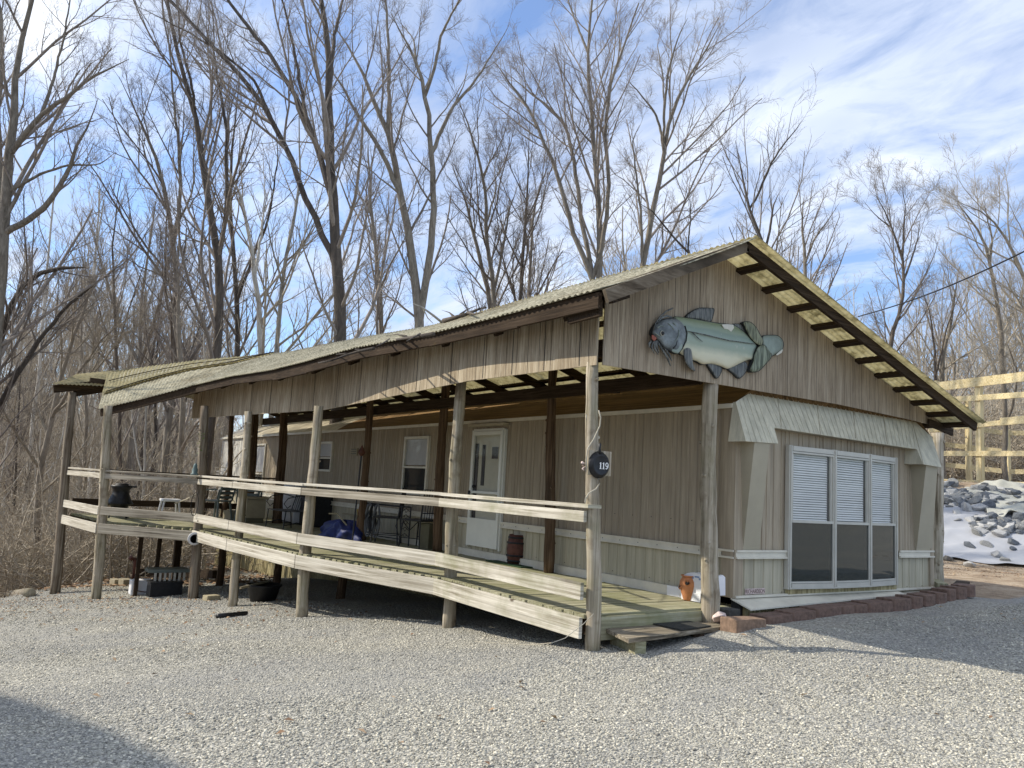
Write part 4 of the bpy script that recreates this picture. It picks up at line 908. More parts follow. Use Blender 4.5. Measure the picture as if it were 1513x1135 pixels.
# plant rack holding hoses and cords
rk=thing('iron_rack','tall narrow black iron rack with scrolled sides standing near the porch chairs','rack',on(560,800,ZD))
ra,rb=on(531,797),on(590,806); 
for nm,p in(('leg',ra),('leg',rb),('leg',rb+Vector((.10,-.12,0))),('leg',ra+Vector((.15,.2,0)))):
    mb=MB(); mb.tube([p,p+Vector((0,0,.62))],.011,6); mb.build(nm,M_black,rk)
mb=MB(); mb.tube([ra+Vector((0,0,.62)),rb+Vector((0,0,.62)),rb+Vector((.1,-.12,.62)),ra+Vector((.15,.2,.62)),ra+Vector((0,0,.62))],.012,6); mb.tube([ra+Vector((0,0,.1)),rb+Vector((0,0,.1))],.009,5); mb.build('rack_frame',M_black,rk)
mb=MB()
for k in range(5):
    z=.15+.1*k; mb.tube([rb+Vector((.01,-.01,z)),rb+Vector((.05,-.06,z+.05)),rb+Vector((.09,-.11,z))],.006,5); mb.tube([rb+Vector((.03,-.03,z+.03)),rb+Vector((.05,-.06,z-.02)),rb+Vector((.07,-.09,z+.03))],.005,5)
for s_ in(-1,1): mb.tube([rb+Vector((0,0,.1))+Vector((.0,.0,0)),rb.lerp(ra,.12)+Vector((0,0,.3)),rb.lerp(ra,.04)+Vector((0,0,.5))],.006,5)
mb.build('scroll_panel',M_black,rk)
for i in range(5):
    f=.03+i*.10; p=ra.lerp(rb,f)+Vector((-.03,-.03,.62)); mb=MB(); w=.035
    for j in range(3):
        ww_=w*(1+.35*j); L_=.42+.05*j+.03*math.sin(i*3+j)
        mb.tube([p+Vector((0,-.0,-.0))+Vector((0,0,0))]+[p+Vector((ww_*math.sin(t)*.6-.01*j,-ww_*math.sin(t)-.012*j,-L_/2+L_/2*math.cos(t))) for t in np.linspace(.3,2*math.pi-.3,14)]+[p],.014 if i else .011,6)
    tag(mb.build('hanging_hose',(M_cordb,M_hose,M_hose,M_black,M_hose)[i],None,True,loc=p),('brown coiled cord hanging at the left end of the iron rack','grey looped hose hanging second from the left on the iron rack','grey looped hose hanging in the middle of the iron rack','black looped hose hanging fourth from the left on the iron rack','grey looped hose hanging fifth from the left on the iron rack, next to the chairs')[i],'hose')
p=on(632,811); mb=MB(); mb.box(p+Vector((0,0,.19)),(.19,.19,.38),.3); mb.box(p+Vector((0,0,.385)),(.21,.21,.02),.3); tag(mb.build('olive_box',M_olive,None,bevel=.006,loc=p),'tall dark olive bin between the iron chair and the brown porch post','bin')
# shelf / work table with tools
a,b_=on(474,783),on(527,792); a+=Vector((.6,0,0)); b_+=Vector((.25,0,0))
tb=thing('work_table','narrow cluttered work table against the wall behind the blue tarp','table',a)
za,zb2=at(486,768,'y',a.y).z-ZD,0
mb=MB(); mb.beam(a+Vector((0,0,.33)),b_+Vector((0,0,.33)),.34,.025); mb.build('table_top',M_tan,tb)
for q in(a,b_):
    for s_ in(-.13,.13): mb=MB(); mb.tube([q+Vector((s_,0,0)),q+Vector((s_,0,.32))],.012,6); mb.build('leg',M_black,tb)
yp=a.lerp(b_,.62)+Vector((-.06,0,.345)); mb=MB(); mb.lathe([(.05,0),(.066,.10),(.07,.10),(.07,.11),(.06,.11),(.05,.02),(0,.02)],yp,16); tag(mb.build('flower_pot',M_yellow,None,True,loc=yp),'small yellow pot standing on the cluttered work table','pot')
for i in range(6):
    q=a.lerp(b_,.12+.07*i)+Vector((-.05+.03*(i%3),0,.345)); mb=MB(); hh=.14+.05*(i%3); mb.lathe([(.022,0),(.024,hh*.6),(.009,hh*.8),(.010,hh)],q,10); tag(mb.build('bottle',(M_black,M_rust,M_olive)[i%3],None,True,loc=q),'dark bottle in the row left of the yellow pot on the work table','bottle','dark bottles on the work table')
# blue tarp heap
def heap(name,c,rx,ry,h,mat,label,cat,seed,rough=.25):
    rd=np.random.default_rng(seed); nu,nv=40,16; V=[];Fs=[]
    ph=rd.uniform(0,6.28,12)
    for j in range(nv+1):
        v=j/nv
        for i in range(nu):
            u=2*math.pi*i/nu; r=math.cos(v*math.pi/2)**.6
            k=1+rough*(math.sin(3*u+ph[0]+v*3)*.4+math.sin(7*u+ph[1]-v*6)*.3+math.sin(13*u+v*9+ph[2])*.2)
            V.append((c[0]+rx*r*k*math.cos(u),c[1]+ry*r*k*math.sin(u),c[2]+h*math.sin(v*math.pi/2)*(1+.15*math.sin(5*u+ph[3]))))
    Fs=[(j*nu+i,j*nu+(i+1)%nu,(j+1)*nu+(i+1)%nu,(j+1)*nu+i) for j in range(nv) for i in range(nu)]
    mb=MB(); mb.add(V,Fs); return tag(mb.build(name,mat,None,True,loc=c),label,cat)
p=on(497,794); heap('blue_tarp',(p.x+.15,p.y,ZD),.28,.62,.27,M_blue,'crumpled dark blue tarp heaped on the porch floor under the work table','tarp',3,.5)
mb=MB(); mb.tube([at(486,759,'y',8.2),at(498,759,'y',8.1),at(529,797,'y',7.3)],.014,6); tag(mb.build('leaning_pole',M_conc,None,loc=on(529,797)),'bent pale pole slanting down in front of the blue tarp','pole')
# black iron glider bench
p=on(425,783); bn=thing('iron_bench','black iron garden glider bench with curled arms in front of the grey freezer','bench',p)
mb=MB(); 
for k in range(7): mb.beam(p+Vector((-.22+.07*k,-.45,.36)),p+Vector((-.22+.07*k,.55,.36)),.05,.012)
mb.build('seat',M_black,bn)
mb=MB()
for k in range(9): mb.tube([p+Vector((.24,-.42+.11*k,.36)),p+Vector((.34,-.42+.11*k,.78))],.006,5)
mb.tube([p+Vector((.24,-.45,.36)),p+Vector((.35,-.45,.80)),p+Vector((.35,.55,.80)),p+Vector((.24,.55,.36))],.012,6); mb.build('backrest',M_black,bn)
for y in(-.45,.55):
    mb=MB(); mb.tube([p+Vector((.28,y,.60)),p+Vector((.05,y,.66)),p+Vector((-.20,y,.60)),p+Vector((-.27,y,.50)),p+Vector((-.20,y,.42)),p+Vector((-.14,y,.47))],.010,6); mb.tube([p+Vector((-.22,y,.36)),p+Vector((-.25,y,0))],.011,6); mb.tube([p+Vector((.22,y,.36)),p+Vector((.26,y,0))],.011,6); mb.tube([p+Vector((-.25,y,.10)),p+Vector((0,y,.16)),p+Vector((.26,y,.10))],.009,6); mb.build('arm_frame',M_black,bn)
# freezer & dark cabinet
a=on(402,769); b_=on(428,775)
fz=thing('freezer','light grey upright freezer cabinet against the wall under the porch','freezer',(a.x+.3,a.y,ZD))
ax,ay=-.48,(a.y+b_.y)/2
mb=MB(); mb.box((ax+.25,ay,ZD+.42),(.5,1.25,.80)); mb.build('freezer_body',M_grey,fz,bevel=.015)
mb=MB(); mb.box((ax+.25,ay,ZD+.845),(.52,1.27,.04)); mb.build('lid',M_grey,fz,bevel=.008)
mb=MB(); mb.box((ax-.008,ay-.1,ZD+.72),(.02,.16,.03)); mb.build('handle',M_black,fz)
mb=MB(); mb.box((ax+.3,ay-1.15,ZD+.34),(.45,.75,.66)); mb.box((ax+.3,ay-1.15,ZD+.68),(.47,.78,.02)); tag(mb.build('black_cabinet',M_black,None,bevel=.01,loc=(ax+.3,ay-1.15,ZD)),'low black cabinet right of the grey freezer','cabinet')
# tan storage bin with lid
p=on(372,772); bx=thing('storage_bin','tall tan lidded storage bin behind the railing post','bin',p)
mb=MB(); mb.prism([p+Vector(v) for v in((-.2,-.2,.1),(.2,-.2,.1),(.2,.2,.1),(-.2,.2,.1))],(0,0,.38)); mb.build('bin_body',M_tan,bx,bevel=.01)
mb=MB(); mb.box(p+Vector((0,0,.51)),(.46,.46,.05)); mb.build('lid',M_tan,bx,bevel=.012)
mb=MB(); mb.box(p+Vector((0,0,.05)),(.36,.36,.10)); mb.build('base',M_olive,bx)
p=on(343,768); mb=MB(); mb.box(p+Vector((0,0,.1)),(.3,.3,.2),.3,.01); tag(mb.build('cardboard_box',M_tan,None,bevel=.006,loc=p),'small tan box on the porch floor left of the railing post','box')
p=on(392,768); mb=MB(); mb.lathe([(.16,0),(.19,.42),(.20,.44),(.17,.44),(.15,.05),(0,.05)],p+Vector((.2,.6,0)),20); tag(mb.build('white_tub',M_white,None,True,loc=p+Vector((.2,.6,0))),'white round tub beyond the tan bin near the freezer','tub')
# stacked green plastic chairs
p=on(318,768); sc_=thing('plastic_chair','sage green slatted plastic garden chair behind the railing','chair',(0,0,0))
mb=MB(); mb.box((0,0,.40),(.44,.42,.03)); mb.build('seat',M_gplas,sc_,bevel=.01)
for sx in(-1,1):
    for sy in(-1,1): mb=MB(); mb.tube([(sx*.18,sy*.18,.40),(sx*.23,sy*.24,0)],[.026,.02],6); mb.build('leg',M_gplas,sc_)
    mb=MB(); mb.tube([(sx*.23,-.2,.40),(sx*.25,-.18,.62),(sx*.25,.18,.64)],.02,6); mb.build('armrest',M_gplas,sc_)
mb=MB()
for k in range(4): mb.beam((-.2,.20+.03*k,.48+.09*k),(.2,.20+.03*k,.48+.09*k),.02,.055)
for sx in(-1,1): mb.tube([(sx*.21,.2,.40),(sx*.22,.32,.86)],.022,6)
mb.beam((-.21,.32,.86),(.21,.32,.86),.02,.06); mb.build('backrest',M_gplas,sc_); sc_.location=p; sc_.rotation_euler=(0,0,math.radians(215)); sc_['label']='sage green slatted plastic chair, left one beside the railing post'
copy_tree(sc_,p+Vector((.55,-.35,0)),math.radians(160),'sage green slatted plastic chair, right one partly behind the first'); 
for o in COL.objects:
    if o.name.startswith('plastic_chair'): o['group']='sage green plastic chairs on the porch'
# folding lawn chair, white
p=on(322,752); fc=thing('folding_chair','white tubular folding lawn chair with slat back above the railing','chair',p+Vector((.3,1.2,0)))
c=ORG[fc]; mb=MB(); 
for s_ in(-.25,.25):
    mb.tube([c+Vector((s_,.25,0)),c+Vector((s_,-.25,.45)),c+Vector((s_,-.32,1.12))],.013,6); mb.tube([c+Vector((s_,-.25,0)),c+Vector((s_,.28,.45)),c+Vector((s_,-.25,.45))],.013,6)
mb.tube([c+Vector((-.25,-.32,1.12)),c+Vector((.25,-.32,1.12))],.013,6); mb.build('chair_frame',M_alu,fc)
mb=MB()
for k in range(6): mb.beam(c+Vector((-.24,-.27-.008*k,.56+.09*k)),c+Vector((.24,-.27-.008*k,.56+.09*k)),.01,.05)
for k in range(5): mb.beam(c+Vector((-.24,-.2+.1*k,.455)),c+Vector((.24,-.2+.1*k,.455)),.06,.01)
mb.build('webbing',M_white,fc)
# torch
a=at(531,721,'y',7.2);b_=at(534,672,'y',7.2); tc=thing('garden_torch','thin garden torch with a copper cone head leaning beside the brown porch post','torch',(a.x,a.y,ZD))
mb=MB(); mb.tube([Vector((a.x-.05,a.y,ZD)),b_],.013,6); mb.build('pole',M_black,tc)
mb=MB(); mb.lathe([(.022,-.02),(.06,.03),(.055,.06),(.0,.17)],b_,12); mb.build('torch_head',M_rust,tc,True)
pa,pb=at(518.5,662.5,'x',-.02),at(528,673.5,'x',-.02); mb=MB(); mb.box((-.02,(pa.y+pb.y)/2,(pa.z+pb.z)/2),(.02,abs(pa.y-pb.y),abs(pa.z-pb.z))); pl_=tag(mb.build('wall_plaque',M_tan,None,bevel=.004,loc=(-.02,pa.y,pa.z)),'small tan plaque with worn dark lines on the wall between the windows','plaque')
for k in range(3): mb=MB(); mb.box((-.032,(pa.y+pb.y)/2,pb.z+.045+.04*k),(.003,abs(pa.y-pb.y)*.7,.010)); mb.build('plaque_line',M_black,pl_)
# black pot-bellied stove
p=on(175,766); p=Vector((-3.35,12.2,ZD)); px_=at(175,760,'y',12.2); p.x=px_.x
st=thing('pot_bellied_stove','black cast iron pot-bellied stove on the far corner of the porch','stove',p)
mb=MB(); k=.8; mb.lathe([(r_*k,h_*k) for r_,h_ in [(.13,.16),(.17,.20),(.21,.30),(.29,.36),(.28,.40),(.24,.48),(.20,.58),(.19,.68),(.25,.76),(.24,.80),(.16,.80),(.15,.84),(0,.85)]],p,24); mb.build('stove_body',M_black,st,True)
mb=MB(); mb.box(p+Vector((.19,-.05,.62)),(.15,.13,.03)); mb.build('shelf',M_black,st); mb=MB(); mb.lathe([(.24,.27),(.25,.285),(.24,.30)],p,24); mb.build('rim',M_black,st,True)
for a_ in(0.6,2.2,3.8,5.2): mb=MB(); d=Vector((math.cos(a_),math.sin(a_),0)); mb.tube([p+d*.14+Vector((0,0,.2)),p+d*.22+Vector((0,0,.1)),p+d*.24],[.025,.02,.016],6); mb.build('leg',M_black,st)
# white stool
p=Vector((at(250,755,'y',12.2).x,12.2,ZD)); ws=thing('white_stool','white plastic step stool near the back railing of the porch','stool',p)
mb=MB(); mb.box(p+Vector((0,0,.38)),(.36,.34,.05)); mb.build('seat',M_white,ws,bevel=.015)
for sx in(-1,1):
    for sy in(-1,1): mb=MB(); mb.tube([p+Vector((sx*.14,sy*.13,.37)),p+Vector((sx*.19,sy*.17,0))],[.022,.016],6); mb.build('leg',M_white,ws)
mb=MB(); P=[at(258,744,'y',12.1),at(275,738,'y',10.8),at(289,731,'y',9.7),at(300,722,'y',9.5)]; mb.tube(P,.012,6); tag(mb.build('rope',M_rope,None,loc=P[0]),'slack pale rope tied between the white stool and the mixed brown railing post','rope')
p=at(287,706,'y',9.3); mb=MB(); p=Vector((p.x,p.y,1.355)); mb.lathe([(.07,0),(.07,.02),(.045,.04),(.05,.10),(.035,.13),(.035,.17),(.02,.20),(0,.21)],p,14); tag(mb.build('lantern_figurine',plain('verdigris',(.10,.15,.15),.6,.2,.4,20,.3),None,True,loc=p),'small verdigris lantern ornament standing on the railing cap','ornament')
mb=MB(); p=at(287,745,'y',9.3); mb.tube([p+Vector((.06*math.sin(t),-.03,.20*math.cos(t))) for t in np.linspace(0,2*math.pi*2,30)],.006,5); tag(mb.build('wire_hanger',M_black,None,loc=p),'black looped wire hanging on the railing post near the green chairs','wire')
hr=thing('hose_reel','round pale hose reel on the deck corner below the railing post','hose reel',at(287,796,'y',9.15))
c=ORG[hr]; mb=MB(); mb.lathe([(.075,-.03),(.11,-.03),(.11,.0),(.075,.0),(.075,-.03)],c,24,'y'); mb.build('rim',M_grey,hr,True)
mb=MB(); mb.lathe([(.03,-.03),(.05,-.03),(.05,.10),(.0,.10)],c,14,'y')
for k in range(5): t=k*1.257; mb.tube([c,c+Vector((.08*math.cos(t),-.01,.08*math.sin(t)))],.01,5)
mb.build('spokes',M_gplas,hr)
lm=MB(); 
for k in range(26):
    q=Vector((P5.parent is None and 0,0,0)); b0=at(297+random.uniform(-4,5),655+random.uniform(-14,14),'y',9.4)
    d=Vector((random.uniform(-1,1),random.uniform(-1,0),random.uniform(-.5,1))).normalized()*.035; e=d.cross(Vector((0,0,1))).normalized()*.018; lm.add([b0,b0+d*.5+e,b0+d,b0+d*.5-e],[(0,1,2,3)])
tag(lm.build('vine_sprig',plain('fresh_leaf',(.10,.16,.03),.6,0,.3,20,0),None,loc=at(297,655,'y',9.4)),'small sprig of green vine leaves on the porch post','vine',kind='stuff')
# ------------------------------------------------------------------ under and beside the deck
def gp_(px,py,d):
    p=atd(px,py,d); return Vector((p.x,p.y,gz(p.x,p.y)))
def gpix(px,py):
    r=_ray(px,py); t=4/F_
    for i in range(4000):
        p=CAM+r*t
        if p[2]<gz(p[0],p[1]): break
        t+=.01/F_*2
    return Vector(p)
p=gpix(207,878); mb=MB(); sc1=(CAM-np.array(p)); D_=float(np.linalg.norm(sc1)); u=D_/F_
cb=thing('white_bucket','white oblong tub with a dark rope handle on the gravel under the porch','tub',p)
mb.prism([p+Vector((x*14*u,y*.12,0)) for x,y in((-.95,-1),(.95,-1),(.95,1),(-.95,1))],(0,0,19*u)); mb.build('tub_body',M_white,cb,bevel=.02)
mb=MB(); mb.tube([p+Vector((-10*u,-.14,15*u)),p+Vector((-6*u,-.16,6*u)),p+Vector((4*u,-.16,4*u)),p+Vector((12*u,-.14,7*u))],.010,6); mb.build('handle',M_rust,cb)
p=gpix(242,880); bk=thing('black_planter','black rectangular planter box on the gravel under the porch','planter',p)
mb=MB(); mb.box(p+Vector((0,.0,8.5*u)),(38*u,.35,17*u)); mb.build('planter_body',M_black,bk,bevel=.008)
mb=MB(); mb.box(p+Vector((0,0,17.5*u)),(40*u,.38,2*u)); mb.build('planter_rim',M_black,bk)
q=p+Vector((.05,.05,18.8*u)); cr_=thing('slatted_crate','grey slatted crate lying on top of the black planter box','crate',q)
mb=MB(); mb.box(q+Vector((0,.1,12*u)),(50*u,.4,4*u)); mb.build('crate_top',M_gplas,cr_)
for k in range(7): mb=MB(); mb.box(q+Vector((-17*u+k*5.8*u,-.12,5*u)),(2.6*u,.02,10*u)); mb.build('slat',M_alu,cr_)
p=gpix(195,862); mb=MB(); mb.tube([p+Vector((.04,0,0)),p+Vector((.04,0,30*u)),p+Vector((.01,0,38*u)),p+Vector((-4*u,0,40*u)),p+Vector((-7*u,0,36*u))],[4*u,4*u,4.4*u,4.6*u,3.6*u],12); tag(mb.build('elbow_pipe',M_rust,None,True,loc=p),'dark rusty elbow stove pipe standing behind the white tub','pipe')
for i,(a_,b_,w) in enumerate(((186,866,14),(171,866,10))):
    p=gpix(a_,b_); mb=MB(); mb.box(p+Vector((0,.1,5*u)),(w*u,.3,9*u),.2); tag(mb.build('wood_block',M_tan,None,bevel=.006,loc=p),('larger sawn wood block left of the elbow pipe','smaller sawn wood block farthest left by the elbow pipe')[i],'wood block')
p=gpix(312,887); mb=MB(); mb.box(p+Vector((0,0,.04)),(.24,.16,.09),.25,.006); tag(mb.build('paver',M_conc,None,bevel=.008,loc=p),'loose tan paver on the gravel between two porch posts','paver')
p=gpix(388,888); tb_=thing('black_tub','large black round tub in the shadow under the porch','tub',p)
mb=MB(); mb.lathe([(.20,0),(.27,.24),(.29,.25),(.29,.27),(.26,.27),(.2,.03),(0,.03)],p,24); mb.build('tub_body',M_black,tb_,True)
mb=MB(); mb.tube([at(355,869,'y',p.y-.2),at(397,859,'y',p.y+.2)],.02,6); tag(mb.build('pale_board',M_tan,None,loc=p),'thin pale stick lying across the black tub under the porch','stick')
p,q=gpix(321,914),gpix(364,909); mb=MB(); mb.tube([p+Vector((0,0,.03)),q+Vector((0,0,.03))],[.035,.028],10); tag(mb.build('black_pipe',M_black,None,True,loc=p),'short black pipe lying on the open gravel in front of the porch','pipe')
p,q=gpix(-30,888),gpix(44,882); mb=MB(); mb.tube([p+Vector((0,0,.09)),q+Vector((0,0,.08))],[.12,.10],14); tag(mb.build('fallen_log',M_log,None,True,loc=p),'weathered log lying at the gravel edge on the far left','log')
p=gpix(228,865); mb=MB(); mb.beam(gpix(215,856)+Vector((0,.6,.1)),gpix(330,862)+Vector((0,.6,.12)),.2,.18); tag(mb.build('stacked_timber',M_dark['x'],None,loc=p),'dark timbers stacked behind the white tub below the porch','timber')
# twigs and leaves on gravel
def leaves(name,pts,size,label,mat):
    V=[];Fc=[]
    for i,p in enumerate(pts):
        a=random.uniform(0,6.28); s=size*random.uniform(.6,1.3); d=Vector((math.cos(a),math.sin(a),random.uniform(-.3,.5)))*s; e=Vector((-math.sin(a),math.cos(a),random.uniform(-.4,.4)))*s*.5
        n=len(V); V+=[p-d,p+e+Vector((0,0,s*.3)),p+d*.9,p-e+Vector((0,0,s*.2))]; Fc.append((n,n+1,n+2,n+3))
    return tag(npmesh(name,np.array([tuple(v) for v in V]),np.array(Fc),4,mat),label,'leaves',kind='stuff')
def leafmat(name,a,b_,c_):
    m,nt,b,o=nodes(name); g=nt.nodes.new('ShaderNodeNewGeometry'); nt.links.new(ramp(nt,g.outputs['Random Per Island'],[(0,a),(.5,b_),(1,c_)]),b.inputs['Base Color']); b.inputs['Roughness'].default_value=.9; return m
M_leaf=leafmat('dry_leaf',(.16,.09,.05),(.30,.19,.11),(.44,.32,.20))
L=[]
for i in range(900):
    c=random.choice([(-3.2,8),(-4.5,11),(-3.5,9.5),(-5,12.5),(-2.5,6),(-6,10)]); x,y=c[0]+random.gauss(0,.8),c[1]+random.gauss(0,.9); L.append(Vector((x,y,gz(x,y)+.012)))
for i in range(140):
    x,y=random.uniform(-6,4),random.uniform(-4,5); L.append(Vector((x,y,gz(x,y)+.018)))
leaves('fallen_leaves_on_gravel',L,.028,'dry brown leaves scattered over the gravel',M_leaf)
L=[]
for i in range(26000):
    px=random.uniform(-150,420) if i<21000 else random.uniform(1395,1600); d=random.uniform(17,60) if i<21000 else random.uniform(28,50); p=atd(px,760,d); L.append(Vector((p.x,p.y,gz(p.x,p.y)+.03)))
leaves('woodland_leaf_litter',L,.07,'brown leaf litter covering the woodland floor',M_leaf)
# ------------------------------------------------------------------ rip-rap bank on the right
BNv=Vector((BN[0],BN[1],0)); BLv=Vector((-BN[1],BN[0],0)); BT0=Vector((BT[0],BT[1],0))
def bk_(lat,q,dz=0):
    p=BT0+BLv*lat+BNv*q; return Vector((p.x,p.y,gz(p.x,p.y)+dz))
def sheetgeo(name,l0,l1,q0,q1,n1,n2,mat,amp,label,cat,seed,edge=.12):
    rd=np.random.default_rng(seed); ph=rd.uniform(0,6.28,8); V=[]
    for i in range(n1):
        for j in range(n2):
            f=i/(n1-1);g=j/(n2-1); l=l0+(l1-l0)*f; q=q0+(q1-q0)*g+edge*math.sin(l*2.3+ph[0])*(1 if j in(0,n2-1) else .3)
            w=abs(math.sin(q*5+l*.8+ph[1]+math.sin(l*1.7+ph[2])*1.2))**6+.7*abs(math.sin(q*3.1-l*1.3+ph[3]))**8+.5*abs(math.sin(l*4+q*2+ph[4]))**10
            V.append(tuple(bk_(l,q,.03+amp*w)))
    V=np.array(V); i=np.arange(n1-1)[:,None]*n2+np.arange(n2-1)[None,:]; Fc=np.stack([i,i+n2,i+n2+1,i+1],-1).reshape(-1,4)
    o=npmesh(name,V,Fc,4,mat,None,True); s=o.modifiers.new('thickness','SOLIDIFY'); s.thickness=.004; return tag(o,label,cat)
M_sheet=plain('white_geotextile',(.36,.365,.385),.55,0,.10,1.5,.1); M_sheet2=plain('cream_plastic',(.42,.41,.35),.4,0,.2,3,.4)
sheetgeo('erosion_fabric',-7,4.5,.10,3.1,240,90,M_sheet,.03,'large wrinkled white fabric sheet spread over the lower bank','fabric sheet',4)
sheetgeo('erosion_fabric',-4.5,-.4,3.5,4.3,120,40,M_sheet2,.08,'cream plastic sheet bunched among the upper rocks of the bank','fabric sheet',9,.3)
sheetgeo('erosion_fabric',-2.1,-.6,2.3,4.4,60,60,M_sheet2,.10,'crumpled cream plastic heap lying down the rocky bank on the right','fabric sheet',14,.3)
kinds=[(rockmesh(100+i,(1,.7+.05*(i%3),.5+.05*(i%4)),14+i),) for i in range(9)]
for i,(me,) in enumerate(kinds): me.materials.append((M_stone,M_stoned,M_stonel)[i%3]); me.name='rock'
def rock(lat,q,s,k,label,group=None):
    o=bpy.data.objects.new('rock',kinds[k%9][0]); COL.objects.link(o); p=bk_(lat,q,s*.28); o.location=p; o.scale=(s,s,s); o.rotation_euler=(random.uniform(-.5,.5),random.uniform(-.5,.5),random.uniform(0,6.28)); tag(o,label,'rock',group); return o
def lq(px,py):
    r=_ray(px,py); 
    t=10/F_
    for i in range(3000):
        p=CAM+r*t
        if p[2]<gz(p[0],p[1]): break
        t+=.012/F_
    d=Vector(p)-BT0; return d.dot(BLv),d.dot(BNv)
for (px,py,s,k,lab) in ((1432,810,.17,1,'dark angular rock alone on the white fabric, second from the left in the lowest scatter'),(1457,809,.16,0,'grey flat rock alone on the white fabric in the middle of the lowest scatter'),(1496,805,.19,4,'dark rounded rock alone on the white fabric, upper one of the two at the right'),(1497,815,.13,1,'small dark rock on the white fabric just below a larger dark one at the right'),(1473,825,.17,2,'pale grey flat rock near the lower edge of the white fabric'),(1487,833,.15,3,'grey pointed rock at the bottom edge of the white fabric on the dirt'),(1400,829,.15,0,'long low grey rock at the lower left corner of the white fabric'),(1433,838,.15,5,'pale rock half on the leaf-covered dirt below the white fabric')):
    l,q=lq(px,py); rock(l,q,s,k,lab)
for i in range(250):
    u=random.random()
    if u<.55: px,py=random.uniform(1383,1470),random.gauss(738,9); s=random.uniform(.12,.26)
    elif u<.9: px,py=random.gauss(1470,24),random.gauss(780,8); s=random.uniform(.10,.22)
    else: px,py=random.uniform(1470,1540),random.gauss(735,7); s=random.uniform(.10,.2)
    if i%5==0: px=random.uniform(1500,1680)
    py=max(719,py); l,q=lq(px,py); rock(l,q+random.uniform(-.05,.1),s,random.randint(0,8),'angular grey rip-rap rock in the pile on the white-sheeted bank','rip-rap rocks on the bank')
L=[]
for i in range(3000):
    l,q=random.uniform(-6,4),random.uniform(-3.2,0) if i<1800 else random.uniform(3,5.2); L.append(bk_(l,q,.01+(.04 if q>0 else 0)))
leaves('bank_leaf_litter',L,.022,'brown leaves and debris on the dirt below and on top of the bank',M_leaf)
# ------------------------------------------------------------------ post frame of the new barn
barn=thing('barn_frame','unfinished pale pine post-and-girt building frame on top of the rocky bank','building frame',tuple(bk_(-1,6)))
d0=_ray(143,680); vA=Vector((d0[0],d0[1],0)).normalized(); vB=Vector((-vA.y,vA.x,0))
if vB.dot(BNv)<0: vB=-vB
DA=21.5
pA=atd(1449,715,DA); pA.z=0
def wallpt(px,py,o,dv):
    return onplan(px,py,(o.x,o.y),(o.x+dv.x,o.y+dv.y))
def bpost(p,z0,z1,w=.15): mb=MB(); mb.beam((p.x,p.y,z0),(p.x,p.y,z1),w,w,(vA.x,vA.y,0)); mb.build('post',M_pine['z'],barn)
def girt(px1,py1,px2,py2,o,dv,h,n='girt',off=0):
    a=wallpt(px1,py1,o,dv);b=wallpt(px2,py2,o,dv); e=vB*-off; mb=MB(); mb.beam(a+e,b+e,.04,h); mb.build(n,M_pine['x'],barn)
zA=wallpt(1449,718,pA,vA).z
bpost(pA,zA-.4,wallpt(1449,559,pA,vA).z)
p_=wallpt(1384,700,pA,vA); bpost(p_,p_.z-.6,wallpt(1384,563,pA,vA).z)
for px_ in (1535,1634,1736): p_=wallpt(px_,705,pA,vA); bpost(p_,p_.z-.6,wallpt(px_,559-(px_-1449)*.128,pA,vA).z)
for (y1,y2,h) in ((573.5,557.5,.25),(593.5,584,.15),(636,622,.13),(670.5,670.5,.14),(711.5,717.5,.17)):
    girt(1376,y1,1740,y1+(y2-y1)*2.66,pA,vA,h,'girt',.10)
girt(1483,624,1560,617,pA,vA,.20,'girt',.14)
# wall running back from the near wall
pB=pA-vA*.0; cB=atd(1432,705,25.5); cB.z=0; o2=atd(1489,705,25.0); d2=(o2-cB); d2.z=0; 
vB2=vB
for px in (1432,1489):
    p=wallpt(px,705,cB,Vector((d2.x,d2.y,0)).normalized()); dd=Vector((d2.x,d2.y,0)).normalized(); bpost(p,p.z-.6,wallpt(px,588 if px<1450 else 634-0,cB,dd).z,.14)
dd=Vector((d2.x,d2.y,0)).normalized()
for (x1,y1,x2,y2) in ((1372,654,1490,668),(1372,684,1490,697),(1452,635,1490,641),(1489,640,1550,640),(1489,697,1550,697)):
    girt(x1,y1,x2,y2,cB,dd,.15)
# ------------------------------------------------------------------ power line
a=atd(1268,468,15);b=atd(1620,318,8.5); mb=MB(); mb.tube([a.lerp(b,t)+Vector((0,0,-.12*math.sin(math.pi*t))) for t in np.linspace(0,1,14)],.011,5); tag(mb.build('power_line',M_black,None,loc=a),'single black overhead wire running up from behind the roof to the right','cable')
mb=MB(); a2=atd(1258,472,15.2); mb.tube([a,atd(1230,480,16),atd(1150,500,20)],.011,5)
